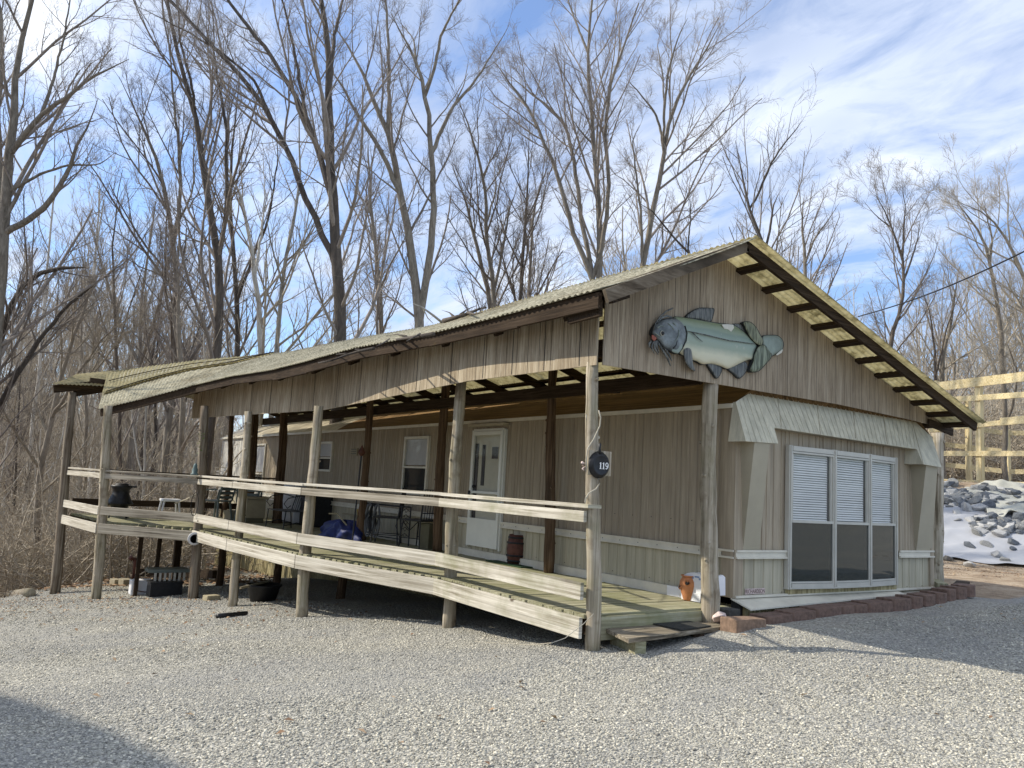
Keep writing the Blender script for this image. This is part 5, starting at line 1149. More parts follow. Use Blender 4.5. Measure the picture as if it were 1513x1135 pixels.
# ------------------------------------------------------------------ trees
def resample(P,r,k):
    P=np.array(P,float); L=np.r_[0,np.cumsum(np.linalg.norm(np.diff(P,axis=0),axis=1))]; t=np.linspace(0,L[-1],k)
    Q=np.stack([np.interp(t,L,P[:,i]) for i in range(3)],1); 
    Q[1:-1]=.25*Q[:-2]+.5*Q[1:-1]+.25*Q[2:]
    return Q,np.interp(t,L,r)
def tubes(P,Rd,n):
    """P (m,k,3) R (m,k) -> verts, quads"""
    m,k,_=P.shape
    T=np.empty_like(P); T[:,1:-1]=P[:,2:]-P[:,:-2]; T[:,0]=P[:,1]-P[:,0]; T[:,-1]=P[:,-1]-P[:,-2]
    T/=np.linalg.norm(T,axis=2,keepdims=True)+1e-9
    ref=np.where(np.abs(T[...,2:3])<.9,np.array([0,0,1.]),np.array([1.,0,0])); ref=np.repeat(ref[:,:1],k,1)
    A=np.cross(T,ref); A/=np.linalg.norm(A,axis=2,keepdims=True)+1e-9; B=np.cross(T,A)
    th=np.arange(n)*2*math.pi/n
    V=P[:,:,None]+(A[:,:,None]*np.cos(th)[:,None]+B[:,:,None]*np.sin(th)[:,None])*Rd[:,:,None,None]
    base=(np.arange(m)*k*n)[:,None,None]+(np.arange(k-1)*n)[None,:,None]; j=np.arange(n); j2=(j+1)%n
    F=np.stack([base+j,base+j2,base+n+j2,base+n+j],-1).reshape(-1,4)
    return V.reshape(-1,3),F
def children(P,Rd,m,t0,t1,lf,ang,up,k,g,wander=.12,rf=.6,rmin=.0035,Lb=None):
    """m children from each parent polyline"""
    n,kk,_=P.shape
    L=np.linalg.norm(np.diff(P,axis=1),axis=2).sum(1)
    t=(t0+(t1-t0)*(np.arange(m)[None,:]+g.random((n,m)))/m)*(kk-1); i=np.clip(t.astype(int),0,kk-2); f=(t-i)[...,None]
    idx=np.arange(n)[:,None]
    o=P[idx,i]*(1-f)+P[idx,i+1]*f; T=P[idx,i+1]-P[idx,i]; T/=np.linalg.norm(T,axis=2,keepdims=True)+1e-9
    r=Rd[idx,i]*(1-f[...,0])+Rd[idx,i+1]*f[...,0]
    rnd=g.normal(size=T.shape); side=rnd-T*(rnd*T).sum(2,keepdims=True); side/=np.linalg.norm(side,axis=2,keepdims=True)
    a=ang*g.uniform(.65,1.35,(n,m,1)); d=T*np.cos(a)+side*np.sin(a)
    rem=1-(t/(kk-1))*.62
    ln=L[:,None]*lf*rem*g.uniform(.6,1.25,(n,m))
    if Lb is not None: ln=np.clip(ln,Lb[0],Lb[1])
    Q=np.empty((n*m,k,3)); o=o.reshape(-1,3); d=d.reshape(-1,3); ln=ln.reshape(-1); Q[:,0]=o; cur=d.copy()
    for s in range(1,k):
        cur=cur+np.array([0,0,up])/(k-1)*1.0+g.normal(size=cur.shape)*wander/math.sqrt(k-1); cur/=np.linalg.norm(cur,axis=1,keepdims=True)
        Q[:,s]=Q[:,s-1]+cur*(ln/(k-1))[:,None]
    r0=np.minimum(r.reshape(-1)*rf,ln*.0125+.0015); rr=np.maximum(r0[:,None]*np.linspace(1,.32,k)[None],rmin)
    return Q,rr
def tree_mesh(stems,radii,g,dens=1.0,lv=4,rmin=.0035,t0=.3,ang=.62,up=.55,lf=.42,hero_=False):
    """stems: list of polylines -> (trunk V,F), (crown V,F)"""
    K=18; S_=[];Rr=[]
    for P,r in zip(stems,radii):
        Q,q=resample(P,r,K); j_=np.zeros((K,3)); j_[1:]=g.normal(size=(K-1,3))*.010*min(8,np.linalg.norm(Q[-1]-Q[0]))/4; Q=Q+j_
        if S_:
            A=np.concatenate(S_); RA=np.concatenate(Rr)
            if hero_: dA=A-CAM; dA/=np.linalg.norm(dA,axis=1,keepdims=True); dq=Q[0]-CAM; D0=np.linalg.norm(dq); e=np.linalg.norm(dA-dq/D0,axis=1)*D0
            else: e=np.linalg.norm(A-Q[0],axis=1)
            b_=int(np.argmin(e))
            if e[b_]<.9: Q=Q+(A[b_]-Q[0])[None]*((1-np.linspace(0,1,K))**3)[:,None]; q=np.minimum(q,RA[b_]*(.85+.0*q))
        S_.append(Q);Rr.append(q)
    S_=np.array(S_);Rr=np.array(Rr)
    tv,tf=tubes(S_,Rr,9)
    Vs=[];Fs=[];nv=0
    def push(P,R,n):
        nonlocal nv
        v,f=tubes(P,R,n); Vs.append(v);Fs.append(f+nv); nv+=len(v)
    a,ar=children(S_,Rr,int(15*dens),t0,.99,lf,ang,up,9,g,.22,.55,rmin*1.3,(.9,4.8))
    Ls=np.linalg.norm(np.diff(S_,axis=1),axis=2).sum(1); kp=g.random(len(a))<np.repeat(np.clip(Ls/9,.12,1),int(15*dens)); a,ar=a[kp],ar[kp]
    push(a,ar,5)
    b,br=children(a,ar,7,.12,1.,.50,.60,.35,6,g,.24,.6,rmin,(.4,2.6)); La=np.linalg.norm(np.diff(a,axis=1),axis=2).sum(1); kp=g.random(len(b))<np.repeat(np.clip(La/2.6,.3,1),7); b,br=b[kp],br[kp]; push(b,br,4)
    if lv>=3:
        c,cr_=children(b,br,6,.12,1.,.58,.62,.25,4,g,.28,.65,rmin,(.25,1.3)); push(c,cr_,3)
    if lv>=4:
        d,dr=children(c,cr_,4,.15,1.,.65,.7,.2,3,g,.32,.7,rmin*.8,(.18,.7)); push(d,dr,3)
    return (tv,tf),(np.concatenate(Vs),np.concatenate(Fs))
nodes_reserved=None
def put_tree(name,label,cat,base,tr,cr2,mt,mc,group=None):
    t=thing(name,label,cat,tuple(base),group); off=np.array(base)
    npmesh('trunk',tr[0]-off,tr[1],4,mt,t,True); npmesh('crown',cr2[0]-off,cr2[1],4,mc,t,True); return t
def hero(label,depth,lines,mt=M_bark,mc=M_twig,dens=1.0,lv=4,seed=0,ext=True,group=None,name='bare_tree',t0=.3,lf=.42,fan=0.06,up=.55):
    """lines: list of (points px,py; r0,r1 in metres); first point of the first line continues to the ground"""
    g=np.random.default_rng(seed+50); st=[];rd=[]; base=None
    for li,(pts,r0,r1) in enumerate(lines):
        dd=g.normal()*fan*depth if li else 0; n=len(pts); P=[]
        for i,(x,y) in enumerate(pts):
            f=i/(n-1); P.append(tuple(atd(x,y,depth+dd*f)))
        if li==0:
            p=P[0]; z=gz(p[0],p[1]); base=(p[0],p[1],z)
            if p[2]>z+.3:
                q=[(p[0],p[1],z-.3),(p[0],p[1],z+(p[2]-z)*.5)]; P=q+P; rr=np.r_[r0*1.15,r0*1.05,np.linspace(r0,r1,n)]
            else: rr=np.linspace(r0,r1,n)
        else: rr=np.linspace(r0,r1,n)
        if pts[-1][1]>5: rr[-1]*=.35; rr[-2]*=.8
        # resample respects lengths
        L=np.r_[0,np.cumsum(np.linalg.norm(np.diff(np.array(P),axis=0),axis=1))]
        st.append(P); rd.append(rr*.63)
    tr,c2=tree_mesh(st,rd,g,dens,lv,.0030*depth/26,t0,lf=lf,up=up,hero_=True)
    return put_tree(name,label,'tree',base,tr,c2,mt,mc,group)
k1=.4405
def c1(*P): return [(x*k1,y*k1) for x,y in P]
def c2_(*P): return [(400+x*k1,y*k1) for x,y in P]
def c3_(*P): return [(800+x*k1,y*k1) for x,y in P]
k4=.3525
def c4_(*P): return [(1200+x*k4,200+y*k4) for x,y in P]
hero('large grey multi-stemmed bare tree at the extreme left',19,[(c1((-25,1400),(-15,1100),(0,860),(18,700),(35,570),(40,400),(42,300),(60,180),(110,0),(130,-120)),.26,.05),(c1((45,575),(80,500),(110,450),(150,390),(215,340),(290,270),(350,240),(430,200)),.12,.03),(c1((18,815),(100,750),(170,690),(200,630),(240,550),(250,500),(290,440),(330,330)),.13,.03),(c1((150,390),(180,280),(215,130),(240,-30)),.07,.02),(c1((-20,900),(-5,600),(-10,400),(5,200),(0,0)),.13,.05),(c1((55,630),(150,575),(240,550),(330,555),(390,510)),.06,.02)],M_bark,M_twig,1.0,4,1,fan=.04)
hero('bare tree with two slim parallel stems rising left of the arching forked tree',26,[(c1((595,1150),(592,900),(578,780),(545,600),(520,480),(440,370),(400,260)),.17,.03),(c1((600,880),(612,700),(605,520),(590,380),(570,200),(560,60)),.11,.03),(c1((560,700),(500,560),(470,460),(400,330)),.06,.02),(c1((615,760),(650,640),(660,500)),.05,.02)],M_bark,M_twig,1.,4,2)
hero('dark forked bare tree with one stem curving up to the upper left',22,[(c1((728,1200),(735,1000),(742,850),(722,740),(695,640),(680,520),(655,380),(610,240),(575,100),(550,-60)),.20,.06),(c1((742,830),(762,700),(765,560),(760,420),(738,300),(722,210),(700,90)),.11,.03),(c1((655,380),(640,260),(600,130),(600,-40)),.07,.03),(c1((762,560),(770,380),(820,200)),.05,.02)],M_barkd,M_twig,1.,4,3)
hero('narrow dark bare tree standing just right of the dark forked tree',27,[(c1((798,1200),(793,960),(775,780),(770,600),(790,380),(810,200)),.15,.03),(c1((800,980),(850,850),(900,740),(930,560),(930,400)),.09,.03)],M_barkd,M_twig,1.,3,4)
hero('pale sycamore-like bare tree, left of the two pale leaning stems',24,[(c1((885,1250),(872,1080),(858,940),(845,840),(820,700),(770,560),(690,430)),.15,.03),(c1((858,920),(875,800),(890,650),(880,480)),.08,.02)],M_barkp,M_twigb,.8,3,5)
hero('pale slender bare tree, right of the two pale leaning stems',25,[(c1((925,1250),(935,1050),(950,900),(975,780),(1005,640),(1010,440),(1000,300)),.12,.03),(c1((945,940),(905,800),(890,700)),.06,.02)],M_barkp,M_twigb,.8,3,6)
hero('stout dark rough-trunked bare tree with two long limbs arching far left',18,[(c2_((232,1300),(238,1135),(228,950),(212,750),(203,600),(200,480),(192,300),(200,120),(165,-30)),.24,.08),(c2_((222,960),(190,860),(130,730),(70,560),(0,390),(-90,270),(-200,150),(-330,10),(-400,-60)),.13,.05),(c2_((205,680),(170,560),(120,400),(70,300),(0,190),(-100,60),(-160,-30)),.12,.05),(c2_((0,390),(-60,250),(-200,150),(-330,80),(-450,20)),.06,.02),(c2_((203,300),(215,120),(250,-40)),.08,.04),(c2_((120,400),(90,230),(60,80),(20,-60)),.07,.03)],M_barkd,M_twig,1.0,4,7,fan=.03,t0=.35)
hero('tall smooth V-forked bare tree rising above the middle of the roof',21,[(c2_((500,1250),(500,1080),(482,900),(455,740),(430,620),(400,480),(375,380),(340,300),(270,190),(200,60)),.22,.04),(c2_((508,1060),(530,900),(548,750),(550,600),(540,480),(525,350),(505,230),(455,150),(400,40)),.17,.04),(c2_((553,530),(590,420),(620,350),(690,270),(745,180),(800,80)),.09,.025),(c2_((528,340),(548,260),(572,120),(600,60),(640,-10)),.08,.03),(c2_((440,700),(370,510),(290,390),(235,280),(150,160)),.11,.03),(c2_((432,680),(400,640),(330,570),(215,490)),.05,.015),(c2_((405,480),(400,330),(395,170),(385,-20)),.10,.04),(c2_((505,220),(480,130),(420,60)),.05,.02),(c2_((610,360),(650,280),(665,190)),.04,.015)],M_bark,M_twig,.9,4,8,fan=.03,t0=.35,lf=.32)
hero('slim grey bare tree between the rough dark tree and the V-forked tree',28,[(c2_((372,1300),(370,1090),(358,880),(335,700),(325,520),(330,450)),.17,.03),(c2_((372,1000),(400,900),(450,800),(500,720)),.08,.02),(c2_((355,850),(320,700),(270,600)),.07,.02)],M_bark,M_twig,1.,4,9)
hero('forked bare tree behind the roof ridge, left of the paired straight trunks',28,[(c2_((745,1250),(738,1000),(700,860),(665,740),(650,640),(610,560)),.16,.03),(c2_((765,1250),(762,1000),(735,850),(720,720),(725,620),(690,500),(660,420),(620,300)),.15,.03),(c2_((768,960),(785,820),(800,700),(830,620)),.09,.03),(c2_((730,760),(760,640),(750,560),(790,430)),.06,.02)],M_bark,M_twig,1.,4,10,t0=.25)
hero('left trunk of the paired straight bare trees behind the ridge',29,[(c2_((832,1250),(835,980),(848,850),(858,700),(862,580),(870,400)),.14,.03),(c2_((808,1100),(810,900),(815,760)),.06,.02)],M_barkd,M_twig,1.,4,11,t0=.35)
hero('right trunk of the paired straight bare trees behind the ridge',30,[(c2_((862,1250),(866,960),(875,830),(885,690),(890,620),(940,540)),.12,.03)],M_bark,M_twig,1.,4,12)
hero('wide vase-shaped cluster of tall pale grey bare stems above the roof',24,[(c3_((195,1200),(193,950),(195,750),(188,600),(180,500),(158,330),(150,160),(172,-20)),.17,.05),(c3_((160,960),(105,800),(60,640),(20,500),(-50,350),(-120,270),(-160,200)),.14,.03),(c3_((175,955),(135,740),(112,540),(85,420),(20,350),(-60,300),(-130,230)),.12,.03),(c3_((200,930),(228,780),(238,620),(215,470),(225,330),(245,220),(290,130),(330,10)),.12,.03),(c3_((182,510),(130,440),(90,380)),.06,.02),(c3_((150,160),(110,60),(80,-30)),.06,.03),(c3_((150,960),(95,750),(20,600)),.07,.02)],M_bark,M_twig,1.0,4,13,fan=.04,t0=.4)
hero('tall bare tree with an upswept feathery crown right of the vase-shaped cluster',25,[(c3_((318,1150),(335,880),(370,740),(398,620),(415,500),(440,350),(470,280),(520,230),(570,140),(600,80)),.16,.03),(c3_((325,900),(332,720),(318,600),(305,460),(330,420)),.08,.02),(c3_((408,540),(400,440),(375,370),(310,290),(280,260)),.08,.02),(c3_((412,500),(412,360),(425,240),(460,120),(490,60)),.08,.02),(c3_((425,400),(410,260),(390,160),(400,90)),.05,.015)],M_bark,M_twig,1.1,4,14,fan=.04,t0=.35)
hero('small two-pronged bare tree with a broken snag rising just behind the roof peak',19,[(c3_((770,960),(755,820),(712,730),(680,640),(665,540),(650,470)),.075,.02),(c3_((718,735),(745,640),(765,570),(800,500),(850,440),(880,400)),.055,.015),(c3_((762,830),(772,740),(778,690),(795,652)),.05,.03)],M_barkd,M_twig,1.2,3,15,t0=.35,fan=.02)
hero('dark slanting dead trunk leaning left behind the roof slope',23,[(c3_((560,920),(480,840),(410,745),(370,700),(320,675)),.06,.02),(c3_((470,830),(495,740),(500,680),(470,600)),.04,.015)],M_barkd,M_twig,.8,3,16)
hero('pale bare tree behind the right roof slope, nearest the peak',28,[(c3_((885,1150),(885,900),(880,820),(870,720),(880,660)),.12,.03),(c3_((885,880),(915,800),(960,740),(1000,680)),.06,.02)],M_bark,M_twig,1.2,3,17,t0=.3)
hero('upright fan-shaped bare tree with a crooked trunk right of the roof slope',26,[(c4_((325,1100),(328,880),(335,820),(372,750),(388,640),(385,540),(350,420),(310,330),(270,250)),.13,.03),(c4_((388,620),(425,500),(445,420),(455,330)),.06,.015),(c4_((382,520),(385,400),(390,300),(375,190)),.07,.015),(c4_((330,400),(260,330),(210,270)),.04,.012)],M_barkd,M_twig,1.2,4,18,t0=.4,fan=.02)
hero('bare tree with crossing stems left of the power line',26,[(c4_((545,1200),(545,950),(560,860),(585,760),(600,640),(620,540)),.12,.03),(c4_((543,940),(518,830),(490,700)),.07,.02),(c4_((622,1150),(598,930),(575,870)),.08,.05)],M_bark,M_twigb,1.1,3,19)
hero('tall bare tree with a sinuous trunk near the right edge',24,[(c4_((805,1300),(803,1000),(795,820),(775,680),(748,560),(735,480),(700,400),(650,330),(600,280)),.12,.03),(c4_((745,540),(755,440),(735,350),(720,270)),.06,.02),(c4_((870,1200),(865,1000),(820,880)),.07,.03)],M_bark,M_twigb,1.2,4,20)
hero('bare tree leaning in from the right edge of the view',22,[([(1570,760),(1550,560),(1525,440),(1500,380),(1470,320),(1420,300)],.13,.03),([(1525,440),(1515,350),(1490,300)],.05,.02)],M_bark,M_twigb,1.2,4,21)
hero('slender bare tree rising beside the barn frame posts',25,[([(1385,760),(1383,560),(1378,480),(1360,420)],.10,.03),([(1383,560),(1400,480),(1420,430)],.05,.02)],M_barkd,M_twig,1.,3,22)
hero('pale birch-like trunk standing behind the barn frame',31,[([(1483,760),(1482,640),(1487,520),(1480,400)],.11,.04)],M_barkp,M_twigb,1.,3,23)
# left woods, near trees
hero('thick dark bare tree with a bent arching limb in the left woods',20,[(c1((-60,1500),(-20,1250),(20,1040),(90,940),(200,885),(270,880),(290,895)),.15,.05),(c1((60,1400),(120,1200),(160,1120),(230,1020),(320,950),(420,880)),.12,.03)],M_barkd,M_twig,1.,4,24,t0=.2)
hero('leaning grey trunk crossing behind the far porch post',22,[([(50,900),(58,700),(75,620),(100,520),(135,430),(160,380)],.15,.04),([(75,620),(110,560),(150,500),(230,440)],.08,.02)],M_bark,M_twigb,1.,4,25,t0=.3)
hero('straight grey trunk seen between the two far porch posts',24,[([(118,940),(122,760),(128,600),(118,480),(122,380)],.12,.04)],M_bark,M_twigb,1.,3,26)
hero('thick grey trunk behind the white stool end of the porch',24,[([(255,900),(262,700),(272,600),(262,480),(265,330)],.19,.08),([(268,560),(250,420),(235,330)],.07,.02)],M_bark,M_twig,1.,4,27,t0=.4)
hero('slim pale trunk just left of the far end of the mobile home',22,[([(300,900),(303,740),(305,600),(300,480)],.10,.05)],M_barkp,M_twigb,.8,3,28)
hero('dark trunk rising behind the corner hip of the porch roof',26,[([(178,900),(180,700),(172,520),(165,380),(180,250)],.12,.04),([(172,520),(200,430),(225,350)],.06,.02)],M_barkd,M_twig,1.,3,29)
# generic trees: a few source shapes, then copies
def generic(seed,h,r,nst,lean,lv,dens,pale=False,rmin=.0055):
    g=np.random.default_rng(seed); st=[];rd=[]; fk=h*g.uniform(.25,.45); top=[]
    P=[(0,0,-.6)]; x=y=0
    for i in range(1,8): x+=g.normal()*.10+lean[0]*h/30; y+=g.normal()*.10+lean[1]*h/30; P.append((x,y,h*i/7))
    st.append(P); rd.append(np.linspace(r,.03,8))
    for s in range(nst):
        i=2+int(g.integers(0,3)); b=P[i]; a=g.uniform(0,6.28); sp=h*g.uniform(.12,.24); q=[b]
        for j in range(1,6): f=j/5; q.append((b[0]+math.cos(a)*sp*f**.8,b[1]+math.sin(a)*sp*f**.8,b[2]+(h*.92-b[2])*f))
        st.append(q); rd.append(np.linspace(r*.55,.02,6))
    return tree_mesh(st,rd,g,dens,lv,rmin,.25)
protos=[]
spec=[(1,17,.17,2,(.3,0),3,.9),(2,15,.14,1,(-.3,.2),3,.9),(3,19,.20,3,(0,.2),3,.8),(4,13,.10,1,(.5,.1),3,.8),(5,16,.15,2,(-.5,0),3,.9),(6,18,.13,2,(.1,-.3),3,.8),(7,11,.075,1,(.2,.2),3,.8),(8,18,.11,0,(.1,.1),3,1.1),(9,16,.085,0,(-.2,0),3,1.1)]
for i,(sd,h,r,ns,ln,lv,dn) in enumerate(spec):
    tr,cw=generic(sd,h,r,ns,ln,lv,dn); protos.append((tr,cw,(M_bark,M_barkd,M_bark,M_barkp,M_bark,M_barkd,M_barkp,M_barkp,M_bark)[i],(M_twig,M_twig,M_twigb,M_twigb,M_twigb,M_twig,M_twigb,M_twigb,M_twigb)[i]))
src={}
desc=['grey medium bare tree','dark bare tree','broad grey bare tree','pale slim leaning bare tree','tan-twigged leaning bare tree','tall dark bare tree','short pale bare sapling','straight pale single-stemmed bare tree','straight slim grey single-stemmed bare tree']
def plant(k,x,y,sc,rz,region):
    z=gz(x,y)-.15; lab='%s %s'%(desc[k],region); grp=desc[k]+'s '+region
    if k not in src:
        tr,cw,mt,mc=protos[k]; t=thing('bare_tree',lab,'tree',(0,0,0),grp); npmesh('trunk',tr[0],tr[1],4,mt,t,True); npmesh('crown',cw[0],cw[1],4,mc,t,True); src[k]=t
    else:
        t=src[k].copy(); COL.objects.link(t)
        for ch in src[k].children: c=ch.copy(); COL.objects.link(c); c.parent=t
    t['label']=lab; t['category']='tree'; t['group']=grp
    t.location=(x,y,z); t.rotation_euler=(0,0,rz); t.scale=(sc,sc,sc*random.uniform(.92,1.08))
R1='in the woods left of and behind the porch'; R2='on the wooded rise behind the roof'; R3='in the woods behind the barn frame'
gr=random.Random(5)
def scatter(n,px0,px1,d0,d1,region,ks,s0,s1):
    for i in range(n):
        px=gr.uniform(px0,px1); d=d0+(d1-d0)*gr.random()**.8; p=atd(px,700,d)
        plant(gr.choice(ks),p.x,p.y,gr.uniform(s0,s1),gr.uniform(0,6.28),region)
scatter(18,-120,300,29,48,R1,[0,1,2,3,4,5,6],.6,.85)
scatter(50,-120,330,25,60,R1,[7,8,7,8,8],.6,1.0)
scatter(26,420,1150,34,65,R2,[7,8,8],.7,.95)
scatter(14,1200,1560,32,60,R3,[7,8],.6,.85)
scatter(40,-120,420,48,100,R1,[0,1,2,4,5,3],.75,1.05)
scatter(22,-60,235,24,36,R1,[6,3,6],.5,.75)
scatter(30,420,1150,36,75,R2,[0,1,2,4,5],.70,.95)
scatter(40,1120,1560,36,90,R3,[0,1,2,3,4,5,6],.55,.8)
scatter(14,1360,1560,30,40,R3,[3,6,3],.5,.7)
# underbrush: dense fine saplings and briars nobody could count
def brush(name,label,n,region,seed,hmin,hmax,mat,rmin):
    g=np.random.default_rng(seed); X=[];
    px=g.uniform(region[0],region[1],n); d=region[2]+(region[3]-region[2])*g.random(n)
    R0=np.array([[_ray(a,700)[j]/F_ for j in range(3)] for a in px]); P0=CAM[None]+R0*d[:,None]; P0[:,2]=ground(P0[:,0],P0[:,1])-.1
    k=6; St=np.empty((n,k,3)); St[:,0]=P0; cur=np.array([0,0,1.])+g.normal(size=(n,3))*.42; cur/=np.linalg.norm(cur,axis=1,keepdims=True); h=g.uniform(hmin,hmax,n)
    for s in range(1,k):
        cur=cur+g.normal(size=(n,3))*.2; cur[:,2]=np.abs(cur[:,2])*.9; cur/=np.linalg.norm(cur,axis=1,keepdims=True); St[:,s]=St[:,s-1]+cur*(h/(k-1))[:,None]
    Rr=np.linspace(1,.3,k)[None]*(h*.006+.004)[:,None]; Rr=np.maximum(Rr,rmin)
    v,f=tubes(St,Rr,4); a,ar=children(St,Rr,7,.15,1,.40,.8,.1,4,g,.5,.6,rmin,(.3,1.6)); v2,f2=tubes(a,ar,3); b,br=children(a,ar,4,.15,1,.5,.8,.0,3,g,.5,.7,rmin,(.15,.7)); v3,f3=tubes(b,br,3)
    V=np.concatenate([v,v2,v3]); Fc=np.concatenate([f,f2+len(v),f3+len(v)+len(v2)]); return tag(npmesh(name,V,Fc,4,mat),label,'underbrush',kind='stuff')
brush('underbrush','tangled pale brown brush filling the ravine left of the porch',2600,(-140,285,19.5,48),1,1.0,4.0,M_twigb,.006)
brush('far_underbrush','hazy brown thicket covering the far slope behind the left woods',3600,(-160,700,45,90),2,2.5,8,M_twigb,.013)
brush('underbrush_behind_barn','dense brown thicket behind the barn frame',2200,(1340,1580,28,60),3,1.5,5.5,M_twigb,.008)
brush('brush_behind_roof','fine grey saplings on the rise behind the roof',900,(420,1350,40,75),4,3,7,M_twig,.012)
# ------------------------------------------------------------------ fallen branches on the roof
nR=np.cross(np.array([0,1,0.]),np.array([e0.x-RX,0,e0.z-RZ])); 
def onroof(px,py,h=.03):
    r=_ray(px,py); p0=np.array([RX,0,RZ]); t=((p0-CAM)@nR)/(r@nR); p=Vector(CAM+r*t); p.z+=h; return p
def branch(pxs,r0,label,side=(),h=.04):
    P=[onroof(x,y,h+(dh if len(q)>2 else 0)) for q in pxs for (x,y,dh) in [(q[0],q[1],q[2] if len(q)>2 else 0)]]; mb=MB(); mb.tube(P,list(np.linspace(r0,r0*.4,len(P))),6)
    for s in side: Q=[onroof(x,y,h+.02) for x,y in s]; mb.tube(Q,list(np.linspace(r0*.6,.004,len(Q))),5)
    tag(mb.build('fallen_branch',M_barkd,None,True,loc=P[0]),label,'branch')
branch([(655,478),(670,474),(690,468),(706,461),(718,458)],.035,'dark crooked fallen branch lying on the upper middle of the roof',[[(670,474),(664,466),(652,460)],[(690,468),(700,472),(712,470)],[(680,471),(690,462),(704,456)]])
branch([(640,500),(600,505),(575,508),(560,512)],.02,'long thin fallen branch with side twigs on the roof left of the dark one',[[(600,505),(585,500),(570,502)],[(575,508),(565,515),(555,520)],[(620,502),(610,508),(600,514)]])
branch([(552,520),(530,524),(510,530),(490,538),(470,541)],.018,'thin fallen twig lowest on the roof slope, near the bend of the eave',[[(530,524),(518,522),(505,524)],[(510,530),(500,530),(488,532)]])
a=atd(601,450,12.5); mb=MB(); mb.tube([atd(655,478,12.2),atd(640,466,12.1),atd(625,455,12.1),atd(610,449,12)],[.02,.018,.014,.008],6); mb.tube([atd(625,455,12.1),atd(632,470,12.2),atd(640,478,12.4)],[.01,.008,.004],5); tag(mb.build('fallen_branch',M_barkp,None,True,loc=atd(640,470,12.2)),'sunlit-coloured branch sticking up off the roof to the left of the dark one','branch')  # sunlight on this limb is painted in by the pale bark material
# ------------------------------------------------------------------ distant houses
def far_house(px,d,w,hh,label,base=640):
    p=atd(px,base,d); z=p.z; f=Vector((_ray(px,base)[0],_ray(px,base)[1],0)).normalized(); s=Vector((f.y,-f.x,0)); t=thing('neighbour_house',label,'house',(p.x,p.y,z))
    def pt(a,b,c): return p+s*a+f*b+Vector((0,0,c))
    mb=MB(); mb.prism([pt(-w/2,0,-2),pt(w/2,0,-2),pt(w/2,6,-2),pt(-w/2,6,-2)],(0,0,hh+2)); mb.build('wall',M_white,t)
    mb=MB(); mb.add([pt(-w/2-.3,-.3,hh),pt(w/2+.3,-.3,hh),pt(w/2+.3,6.3,hh),pt(-w/2-.3,6.3,hh),pt(-w/2-.3,3,hh+1.8),pt(w/2+.3,3,hh+1.8)],[(0,1,5,4),(2,3,4,5),(0,4,3),(1,2,5)]); mb.build('roof',M_stone,t)
    for a in(-w*.25,w*.2): mb=MB(); mb.prism([pt(a-.5,-.05,hh*.35),pt(a+.5,-.05,hh*.35),pt(a+.5,-.05,hh*.8),pt(a-.5,-.05,hh*.8)],tuple(f*.04)); mb.build('window',M_glassd,t)
far_house(74,82,4.0,2.4,'small white house seen far off through the left woods',642)
# unseen block added left of the view; its top edge casts the lower-left shadow
nb=thing('added_shadow_block','tall plain board block added out of view left of the gravel lot to cast a shadow','shadow caster',(-18,6,-.5))
ea,eb=Vector((-11.95,2.3,8.0)),Vector((-15.05,12.4,8.0)); dn=Vector((-.957,-.29,0))
mb=MB(); mb.prism([(ea+dn*.4).xy.to_3d()+Vector((0,0,-1.5)),(eb+dn*.4).xy.to_3d()+Vector((0,0,-1.5)),(eb+dn*7).xy.to_3d()+Vector((0,0,-1.5)),(ea+dn*7).xy.to_3d()+Vector((0,0,-1.5))],(0,0,9.4)); mb.build('wall',M_ply_y,nb)
mb=MB(); mb.prism([ea,eb,eb+dn*7.4,ea+dn*7.4],(0,0,.1)); mb.build('roof',M_dark['y'],nb)
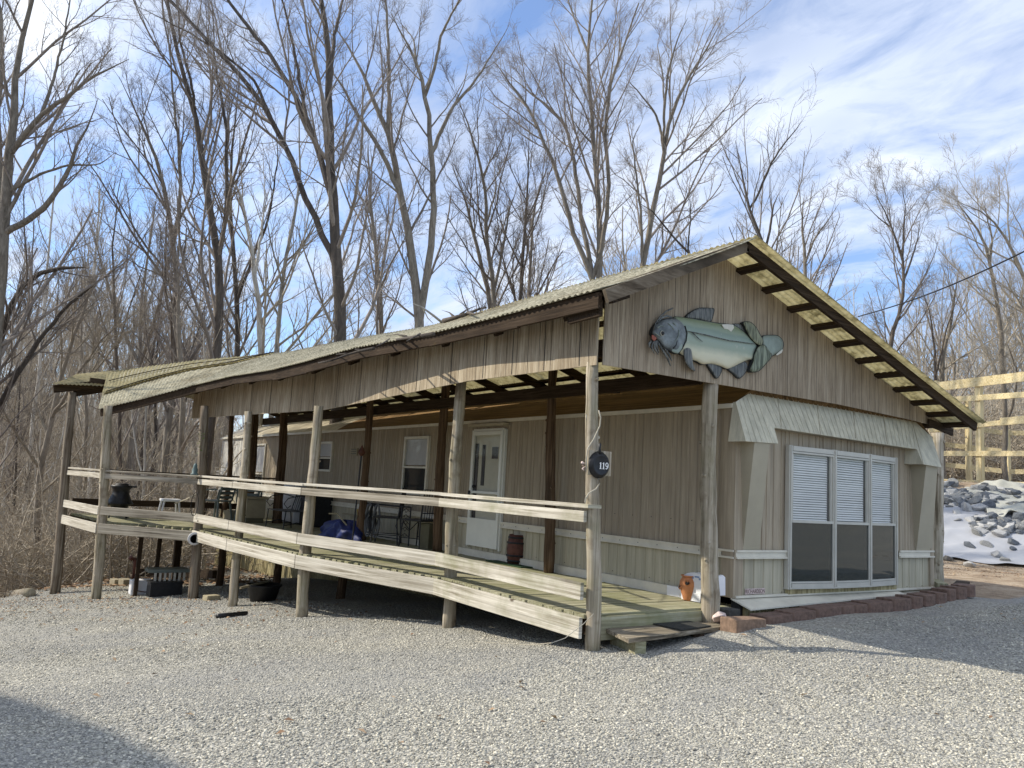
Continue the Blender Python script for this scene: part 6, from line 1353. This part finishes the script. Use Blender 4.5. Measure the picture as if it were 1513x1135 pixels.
# ------------------------------------------------------------------ light and sky
sd=Vector((-.95,.80,1.0)).normalized(); elev=math.asin(sd.z); azi=math.atan2(sd.x,sd.y)
sun=bpy.data.lights.new('sun','SUN'); sun.energy=3.5; sun.angle=math.radians(.55); sun.color=(1,.93,.79)
so=bpy.data.objects.new('sun',sun); COL.objects.link(so); so.rotation_euler=sd.to_track_quat('Z','Y').to_euler(); so.location=(0,0,30)
w=bpy.data.worlds.new('World'); S.world=w; w.use_nodes=True; nt=w.node_tree; nt.nodes.clear()
out=nt.nodes.new('ShaderNodeOutputWorld'); sky=nt.nodes.new('ShaderNodeTexSky'); sky.sky_type='NISHITA'; sky.sun_disc=False; sky.sun_elevation=elev; sky.sun_rotation=azi; sky.dust_density=.6; sky.ozone_density=2.5
bg=nt.nodes.new('ShaderNodeBackground'); bg.inputs[1].default_value=.15
tc=nt.nodes.new('ShaderNodeTexCoord'); sx=nt.nodes.new('ShaderNodeSeparateXYZ'); nt.links.new(tc.outputs['Generated'],sx.inputs[0])
zz=math_(nt,'ADD',math_(nt,'MAXIMUM',sx.outputs['Z'],0.0),.18); ux=math_(nt,'DIVIDE',sx.outputs['X'],zz); uy=math_(nt,'DIVIDE',sx.outputs['Y'],zz)
cb=nt.nodes.new('ShaderNodeCombineXYZ'); nt.links.new(ux,cb.inputs[0]); nt.links.new(uy,cb.inputs[1])
mp=nt.nodes.new('ShaderNodeMapping'); mp.inputs['Rotation'].default_value=(0,0,.9); mp.inputs['Scale'].default_value=(1,.55,1); mp.inputs['Location'].default_value=(3.3,1.2,0); nt.links.new(cb.outputs[0],mp.inputs[0])
n1=noise(nt,mp.outputs[0],.9,8,.62,.8); n2=noise(nt,mp.outputs[0],6.5,7,.62,.5); n3=noise(nt,mp.outputs[0],1.7,4,.5,.3)
f=math_(nt,'ADD',math_(nt,'ADD',math_(nt,'MULTIPLY',n1,.55),math_(nt,'MULTIPLY',n2,.45)),math_(nt,'MULTIPLY',math_(nt,'SUBTRACT',math_(nt,'MINIMUM',sx.outputs['Z'],.75),.40),.22))
cover=ramp(nt,f,[(.41,.12),(.50,.62),(.58,1)])
cl=ramp(nt,n3,[(.33,(2.5,3.0,4.1)),(.5,(3.6,4.05,4.95)),(.66,(5.1,5.4,5.9))])
sc_b=mixc(nt,1.0,sky.outputs[0],(.78,.88,1.03),'MULTIPLY')
nt.links.new(mixc(nt,cover,sc_b,cl),bg.inputs[0]); nt.links.new(bg.outputs[0],out.inputs[0])
S.view_settings.view_transform='Standard'; S.view_settings.look='None'; S.view_settings.exposure=.60; S.view_settings.gamma=1
S.cycles.max_bounces=6; S.cycles.transparent_max_bounces=12
